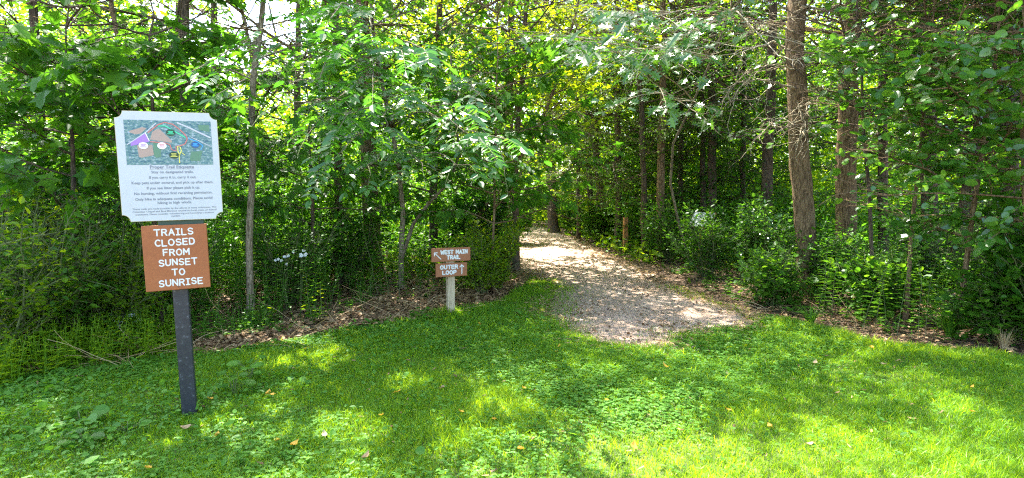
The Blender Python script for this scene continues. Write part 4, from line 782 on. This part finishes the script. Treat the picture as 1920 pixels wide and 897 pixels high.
# single-stroke lettering as routed by hand: points in a 0..1 box
def arc(cx, cy_, rx, ry, a0, a1, n=9): return [(cx + rx * math.cos(R(a0 + (a1 - a0) * k / n)), cy_ + ry * math.sin(R(a0 + (a1 - a0) * k / n))) for k in range(n + 1)]
GL = {
 'T': [[(0, 1), (.8, 1)], [(.4, 1), (.4, 0)]],
 'R': [[(0, 0), (0, 1), (.42, 1)] + arc(.42, .76, .26, .24, 90, -90, 8) + [(0, .52)], [(.38, .5), (.72, 0)]],
 'A': [[(0, 0), (.38, 1), (.76, 0)], [(.14, .35), (.62, .35)]],
 'I': [[(.0, 1), (.5, 1)], [(.25, 1), (.25, 0)], [(0, 0), (.5, 0)]],
 'i': [[(.06, 1), (.06, 0)]],
 'L': [[(0, 1), (0, 0), (.62, 0)]],
 'S': [arc(.36, .75, .32, .25, 25, 270, 10) + arc(.36, .25, .34, .25, 90, -155, 10)],
 'C': [arc(.4, .5, .4, .5, 48, 312, 14)],
 'O': [arc(.4, .5, .4, .5, 90, 450, 18)],
 'E': [[(.66, 1), (0, 1), (0, 0), (.66, 0)], [(0, .52), (.55, .52)]],
 'D': [[(0, 0), (0, 1), (.3, 1)] + arc(.3, .5, .42, .5, 90, -90, 12) + [(0, 0)]],
 'F': [[(.66, 1), (0, 1), (0, 0)], [(0, .52), (.55, .52)]],
 'M': [[(0, 0), (0, 1), (.42, .35), (.84, 1), (.84, 0)]],
 'U': [[(0, 1), (0, .35)] + arc(.36, .35, .36, .35, 180, 360, 10) + [(.72, 1)]],
 'N': [[(0, 0), (0, 1), (.72, 0), (.72, 1)]],
 'W': [[(0, 1), (.22, 0), (.5, .75), (.78, 0), (1, 1)]],
 'P': [[(0, 0), (0, 1), (.42, 1)] + arc(.42, .74, .26, .26, 90, -90, 8) + [(0, .48)]],
}
def stroke(mb, pts, r, y, squash=.35):
    P = np.array([(x, 0, z) for x, z in pts], float); Q = [P[0]]
    for a, b in zip(P[:-1], P[1:]):
        if np.linalg.norm(b - a) > 1e-6: Q.append(b)
    P = np.array(Q)
    for a, b in zip(P[:-1], P[1:]):                    # one rounded capsule per segment
        d = unit(b - a); L = np.linalg.norm(b - a); c = np.array([-d[2], 0, d[0]])
        n = 6; ring = [b + r * (math.cos(t) * d + math.sin(t) * c) for t in np.linspace(-pi / 2, pi / 2, n)][::1] + [a + r * (math.cos(t) * d + math.sin(t) * c) for t in np.linspace(pi / 2, 3 * pi / 2, n)]
        ring = np.array(ring)[::-1]; m = len(ring); mid = (a + b) / 2; inner = ring + (np.where(((ring - a) @ d)[:, None] > L / 2, b, a) - ring) * .45
        dy = y + rng.uniform(0, .00035); V = np.concatenate([ring + [0, -dy * 0 + y, 0], ring + [0, y - .0008, 0], inner + [0, y - r * squash - (dy - y), 0]])
        j = np.arange(m); j2 = (j + 1) % m
        mb.add(V, np.concatenate([np.stack([j, j2, m + j2, m + j], 1), np.stack([m + j, m + j2, 2 * m + j2, 2 * m + j], 1)])); mb.add(V[2 * m:], [list(range(m))])
def word(mb, s, cx, z0, h, wd, r, y, wobble=.0, sub=None):
    """letters of height h centred on cx filling width wd"""
    adv = []; 
    for ch in s: adv.append(0.38 if ch == ' ' else max(x for st in GL[ch] for x, _ in st))
    gap = .34; tot = sum(adv) + gap * (len(s) - 1); k = wd / tot; x = cx - wd / 2
    for ch, a in zip(s, adv):
        if ch != ' ':
            dz = rng.normal(0, wobble); ang = rng.normal(0, wobble * 4)
            for st in GL[ch]: stroke(mb, [(x + px * k + ang * (pz - .5) * h, z0 + dz + pz * h) for px, pz in st], r, y)
        x += (a + gap) * k
def text_mesh(mb_list, s, cx, z, size, wd=None, off=0.0):
    cu = bpy.data.curves.new("t", 'FONT'); cu.body = s; cu.size = size; cu.align_x = 'CENTER'; cu.offset = off; cu.resolution_u = 3
    o = bpy.data.objects.new("t", cu); C.objects.link(o); dg = bpy.context.evaluated_depsgraph_get(); me = bpy.data.meshes.new_from_object(o.evaluated_get(dg))
    V = np.array([v.co[:] for v in me.vertices]); Fs = [tuple(p.vertices) for p in me.polygons]; bpy.data.objects.remove(o); bpy.data.meshes.remove(me)
    kx = 1 if wd is None else wd / (V[:, 0].max() - V[:, 0].min()); mx = (V[:, 0].max() + V[:, 0].min()) / 2
    return np.stack([(V[:, 0] - mx) * kx + cx, 0 * V[:, 0], V[:, 1] + z], 1), Fs, wd if wd else V[:, 0].max() - V[:, 0].min()

# --- the tall notice
SY = -.062                                         # face of the boards in front of the post centre
root = thing("trail_notice", "black post carrying a white map notice above a brown closing-hours board", "sign", (-2.275, 4.02, 0), rz=R(25)); root.rotation_euler = (0, R(-1.15), R(25))
mb = MB(); box(mb, (-.047, -.047, -.1), (.047, .047, 1.98), bev=.005); mb.build("post", M_BLACK, root)
def notch_board(w_, z0, z1, nr, yf, th):
    pts = []
    for (x, z, a0) in ((w_ / 2, z0, 180), (w_ / 2, z1, 270), (-w_ / 2, z1, 0), (-w_ / 2, z0, 90)):
        for k in range(9): t = R(a0 - 90 * k / 8); pts.append((x + nr * math.cos(t), z + nr * math.sin(t)))
    return pts
W0, Z0, Z1 = .590, 1.375, 2.092
out = notch_board(W0, Z0, Z1, .045, SY, .018)
# order corners counter-clockwise
out = []
for (x, z, a0, a1) in ((W0 / 2, Z0, 180, 90), (W0 / 2, Z1, 270, 180), (-W0 / 2, Z1, 360, 270), (-W0 / 2, Z0, 90, 0)):
    for k in range(9): t = R(a0 + (a1 - a0) * k / 8); out.append((x + .045 * math.cos(t), z + .045 * math.sin(t)))
out = np.array(out); m = len(out); mb = MB()
fr = np.stack([out[:, 0], np.full(m, SY - .018), out[:, 1]], 1); bk = fr + [0, .018, 0]; c0 = np.array([0, 0, (Z0 + Z1) / 2]); fi = fr * [.992, 1, 1] ; fi[:, 2] = (fi[:, 2] - c0[2]) * .993 + c0[2]; fi[:, 1] -= .0015
j = np.arange(m); j2 = (j + 1) % m
mb.add(fi, [list(range(m))]); mb.add(np.concatenate([fi, fr, bk]), np.concatenate([np.stack([j, m + j, m + j2, j2], 1), np.stack([m + j, 2 * m + j, 2 * m + j2, m + j2], 1)]), mat=1); mb.add(bk[::-1], [list(range(m))], mat=1)
board = mb.build("notice_board", [M_BOARD, M_EDGE], root)
# aerial map print
def flat(mb, pts, y, mat_): mb.add([(x, y, z) for x, z in pts], [list(range(len(pts)))], mat=mat_)
MX0, MX1, MZ0, MZ1 = -.245, .255, 1.745, 2.035
mu = lambda u, v: (MX0 + (MX1 - MX0) * u, MZ1 - (MZ1 - MZ0) * v)
mpm, nt, o_ = mat("aerial_photo_print"); L = nt.links; tc = nt.nodes.new("ShaderNodeTexCoord"); mp = nt.nodes.new("ShaderNodeMapping"); mp.inputs["Scale"].default_value = (32, 60, 62); L.new(tc.outputs["Object"], mp.inputs[0])
n1 = nt.nodes.new("ShaderNodeTexNoise"); n1.inputs["Scale"].default_value = 1.2; n1.inputs["Detail"].default_value = 6; n1.inputs["Roughness"].default_value = .75; L.new(mp.outputs[0], n1.inputs["Vector"])
p = nt.nodes.new("ShaderNodeBsdfPrincipled"); p.inputs["Roughness"].default_value = .35
L.new(ramp(nt, n1.outputs["Fac"], [(.36, (.015, .06, .11)), (.46, (.06, .17, .19)), (.54, (.14, .25, .20)), (.64, (.38, .44, .55))]), p.inputs["Base Color"]); L.new(p.outputs[0], o_.inputs[0])
cols = dict(field=(.38, .28, .22), green=(.10, .22, .13), road=(.50, .51, .53), red=(.55, .16, .13), lime=(.05, .65, .32), blue=(.05, .38, .70), yel=(.70, .68, .12), pur=(.35, .18, .62), blk=(.01, .05, .02), navy=(.01, .08, .25), wht=(.8, .78, .82), ink=(.05, .05, .05))
mats_ = [mpm] + [plain("map_" + k, v, .35) for k, v in cols.items()]; ix = {k: i + 1 for i, k in enumerate(cols)}
mb = MB(); yy = SY - .0205; flat(mb, [mu(0, 1), mu(1, 1), mu(1, 0), mu(0, 0)], yy, 0)
lev = [yy - .0002]
def nxt(): lev[0] -= .0002; return lev[0]
def poly_(pts, k): flat(mb, [mu(*q) for q in pts][::-1], nxt(), ix[k])
def ribbon(pts, wd, k):
    P = np.array([mu(*q) for q in pts]); T = unit(np.gradient(P, axis=0)); N = np.stack([-T[:, 1], T[:, 0]], 1) * wd / 2; y = nxt(); V = [(a[0], y, a[1]) for a in P + N] + [(a[0], y, a[1]) for a in P - N]; n = len(P)
    mb.add(V, [(i + n, i + n + 1, i + 1, i) for i in range(n - 1)], mat=ix[k])
poly_([(.05, .25), (.20, .16), (.25, .18), (.18, .30), (.12, .32), (.06, .28)], 'field'); poly_([(.36, .20), (.40, .20), (.53, .46), (.52, .50), (.28, .43), (.31, .26)], 'field'); poly_([(.13, .56), (.30, .55), (.31, .78), (.17, .84), (.14, .82)], 'field')
poly_([(.31, .50), (.40, .52), (.39, .82), (.33, .84), (.31, .78)], 'green'); poly_([(.84, .08), (.98, .08), (.98, .24), (.86, .20)], 'green'); poly_([(.74, .70), (.88, .68), (.84, .92), (.72, .90)], 'green')
poly_([(.06, .50), (.23, .30), (.27, .48), (.06, .58)], 'pur')
ribbon([(.02, .55), (.24, .27), (.36, .06)], .006, 'road'); ribbon([(.60, .04), (.75, .16), (.88, .28), (.99, .38)], .010, 'road'); ribbon([(.75, .36), (.99, .58)], .004, 'road'); ribbon([(.23, .28), (.27, .46)], .005, 'wht')
ribbon([(.26, .28), (.38, .10), (.46, .04), (.55, .08), (.63, .20), (.69, .32), (.71, .40), (.68, .52), (.63, .56), (.57, .58), (.57, .68), (.52, .66), (.50, .54), (.44, .50), (.28, .48)], .006, 'red')
ribbon([(.38, .13), (.46, .12), (.55, .22), (.69, .38)], .006, 'lime'); ribbon([(.72, .40), (.82, .46), (.89, .56), (.86, .66)], .005, 'blue'); ribbon([(.60, .96), (.60, .78), (.63, .68), (.62, .60), (.59, .58), (.59, .70), (.61, .78)], .006, 'yel'); ribbon([(.63, .72), (.67, .78)], .004, 'yel')
def disc(u, v, ru, k, tk):
    c = mu(u, v); poly = [(c[0] + ru * math.cos(a), c[1] + ru * .82 * math.sin(a)) for a in np.linspace(0, 2 * pi, 22)[:-1]]; flat(mb, poly, nxt(), ix[k])
    y = nxt()
    for q, ww in ((.3, .55), (0, .45), (-.3, .7)):
        a = ru * ww; z = c[1] + ru * q; flat(mb, [(c[0] - a, z - .0022), (c[0] + a, z - .0022), (c[0] + a, z + .0022), (c[0] - a, z + .0022)], y, ix[tk])
disc(.52, .27, .027, 'blk', 'lime'); disc(.20, .57, .027, 'wht', 'pur'); disc(.41, .57, .027, 'wht', 'red'); disc(.80, .54, .025, 'navy', 'blue'); disc(.54, .78, .028, 'blk', 'yel')
mb.build("map", mats_, board)
mb = MB()
LINES = [("Proper Trail Etiquette", 1.722, .0275, .255, .0006), ("Stay on designated trails.", 1.690, .024, .245, .0004), ("If you carry it in, carry it out.", 1.655, .024, .275, .0004), ("Keep pets under control, and pick up after them.", 1.620, .024, .475, .0004),
         ("If you see litter please pick it up.", 1.585, .024, .31, .0004), ("No hunting, without first receiving permission.", 1.550, .024, .455, .0004), ("Only hike in adequate conditions. Please avoid", 1.513, .024, .45, .0004), ("hiking in high winds.", 1.487, .024, .20, .0004),
         ("These trails are made possible by the efforts of many volunteers. The", 1.452, .0155, .49, .0001), ("Columbus Chapel and Boal Mansion receive no local, state, or federal", 1.434, .0155, .49, .0001), ("assistance. Please consider volunteering and becoming a museum", 1.416, .0155, .46, .0001), ("member.", 1.400, .0155, .055, .0001)]
for s_, z, size, wd, off in LINES:
    V, Fs, wd = text_mesh(None, s_, .01, z, size, wd, off); V[:, 1] = SY - .0206
    by = {}
    for f_ in Fs: by.setdefault(len(f_), []).append(f_)
    n0 = mb.n; first = True
    for kk, fl in by.items():
        if first: mb.add(V, fl); first = False
        else: mb.F.append((np.array(fl) + n0, np.full(len(fl), .5), np.zeros(len(fl), int)))
box(mb, (-.118, SY - .0206, 1.7165), (.138, SY - .0200, 1.7182))
mb.build("notice_text", M_INK, board)
mb = MB(); box(mb, (-.10, -.060, 1.30), (.172, -.048, 1.46), bev=.002); mb.build("backing_strip", M_GREENB, root)
mb = MB(); box(mb, (-.195, SY - .026, .905), (.188, SY, 1.345), bev=.003); hb = mb.build("hours_board", M_BROWN, root)
mb = MB(); yb = SY - .026
for s_, cx_, z, wd in (("TRAILS", -.010, 1.277, .225), ("CLOSED", -.006, 1.209, .228), ("FROM", -.003, 1.141, .150), ("SUNSET", .004, 1.073, .222), ("TO", .001, 1.005, .072), ("SUNRISE", .012, .936, .255)):
    word(mb, s_, cx_, z, .040, wd, .0043, yb, .0012)
mb.build("lettering", M_LET, hb)
mb = MB()
for x, z in ((-.012, 1.325), (-.005, .925)):
    mb = MB(); tube(mb, [(x, yb + .002, z), (x, yb - .0025, z)], [.0055, .0045], 8, cap=True); mb.build("screw", M_STEEL, hb)

# --- the small marker
g0 = gnd(845, 596); sy = -.05
root = thing("trail_marker", "low weathered post with two small brown direction boards beside the path", "sign", (g0[0], g0[1], 0), rz=R(22))
mb = MB(); box(mb, (-.048, -.045, -.08), (.048, .045, .885), bev=.004); mb.build("post", M_WOOD, root)
k = g0[1] / F
def dirboard(x0, x1, z0, z1, words, arrow):
    mb = MB(); box(mb, (x0, sy - .034, z0), (x1, sy, z1), bev=.003); b = mb.build("direction_board", M_BROWN2, root); b.location.z = .087
    mb = MB()
    for s_, cx_, z, hh, wd in words: word(mb, s_, cx_, z, hh, wd, .0075, sy - .034, .0006)
    mb.build("lettering", M_LET, b); mb = MB()
    for st in arrow: stroke(mb, st, .006, sy - .034)
    mb.build("arrow", M_LET, b)
H0 = .03
dirboard(-.262, .246, .655, .828, (("WEST MAIN", .03, .752, .044, .345), ("TRAiL", .02, .685, .044, .165)), ([(-.145, .69), (-.222, .766)], [(-.226, .735), (-.226, .77), (-.188, .772)]))
dirboard(-.208, .200, .462, .634, (("OUTER", -.038, .562, .044, .225), ("LOOP", -.035, .492, .044, .175)), ([(.130, .487), (.130, .60)], [(.105, .578), (.130, .604), (.155, .578)]))
root.scale = (.95, .95, .95)

# --- short wooden post by the path
g0 = gnd(1172, 474); root = thing("wooden_post", "short orange-brown wooden post standing right of the path", "post", (g0[0], g0[1], 0), rz=R(10))
mb = MB(); box(mb, (-.05, -.05, -.1), (.05, .05, .86), bev=.006); mb.build("post", M_CEDAR, root)
mb = MB(); box(mb, (.052, -.03, .30), (.07, .03, .42), bev=.004); mb.build("wooden_block", M_CEDAR, root)
# --- tilted panel in the shrubs
c = at(1312, 414, 11.4); root = thing("information_panel", "tilted pale reading panel on a brown post half hidden in shrubs", "sign", (c[0] + .05, c[1], 0), rz=R(-58))
mb = MB(); box(mb, (-.05, -.05, -.1), (.05, .05, c[2] - .06), bev=.005); mb.build("post", M_CEDAR, root)
M_PANEL = noise_mat("panel_print", [(.40, (.16, .22, .19)), (.5, (.40, .46, .46)), (.6, (.55, .59, .60))], 9, .2, 0, 6, .001, .6)
mb = MB(); A = R(52); ca, sa = math.cos(A), math.sin(A)
def tilt(mb_, a, b, bev, m=0):
    t = MB(); box(t, a, b, bev=bev)
    for V, (Fc, r_, mm) in zip(t.V, t.F): pass
    for V in t.V:
        y, z = V[:, 1].copy(), V[:, 2].copy(); V[:, 1] = y * ca - z * sa; V[:, 2] = y * sa + z * ca + c[2]
    mb_.V += t.V; mb_.F += [(f, r_, np.full(len(f), m)) for f, r_, _ in t.F]; mb_.n += t.n
tilt(mb, (-.25, -.18, 0), (.25, .18, .035), .004); fr_ = mb.build("panel_frame", M_CEDAR, root)
mb = MB(); tilt(mb, (-.24, -.17, .0365), (.24, .17, .043), .002); mb.build("panel_face", M_PANEL, fr_)
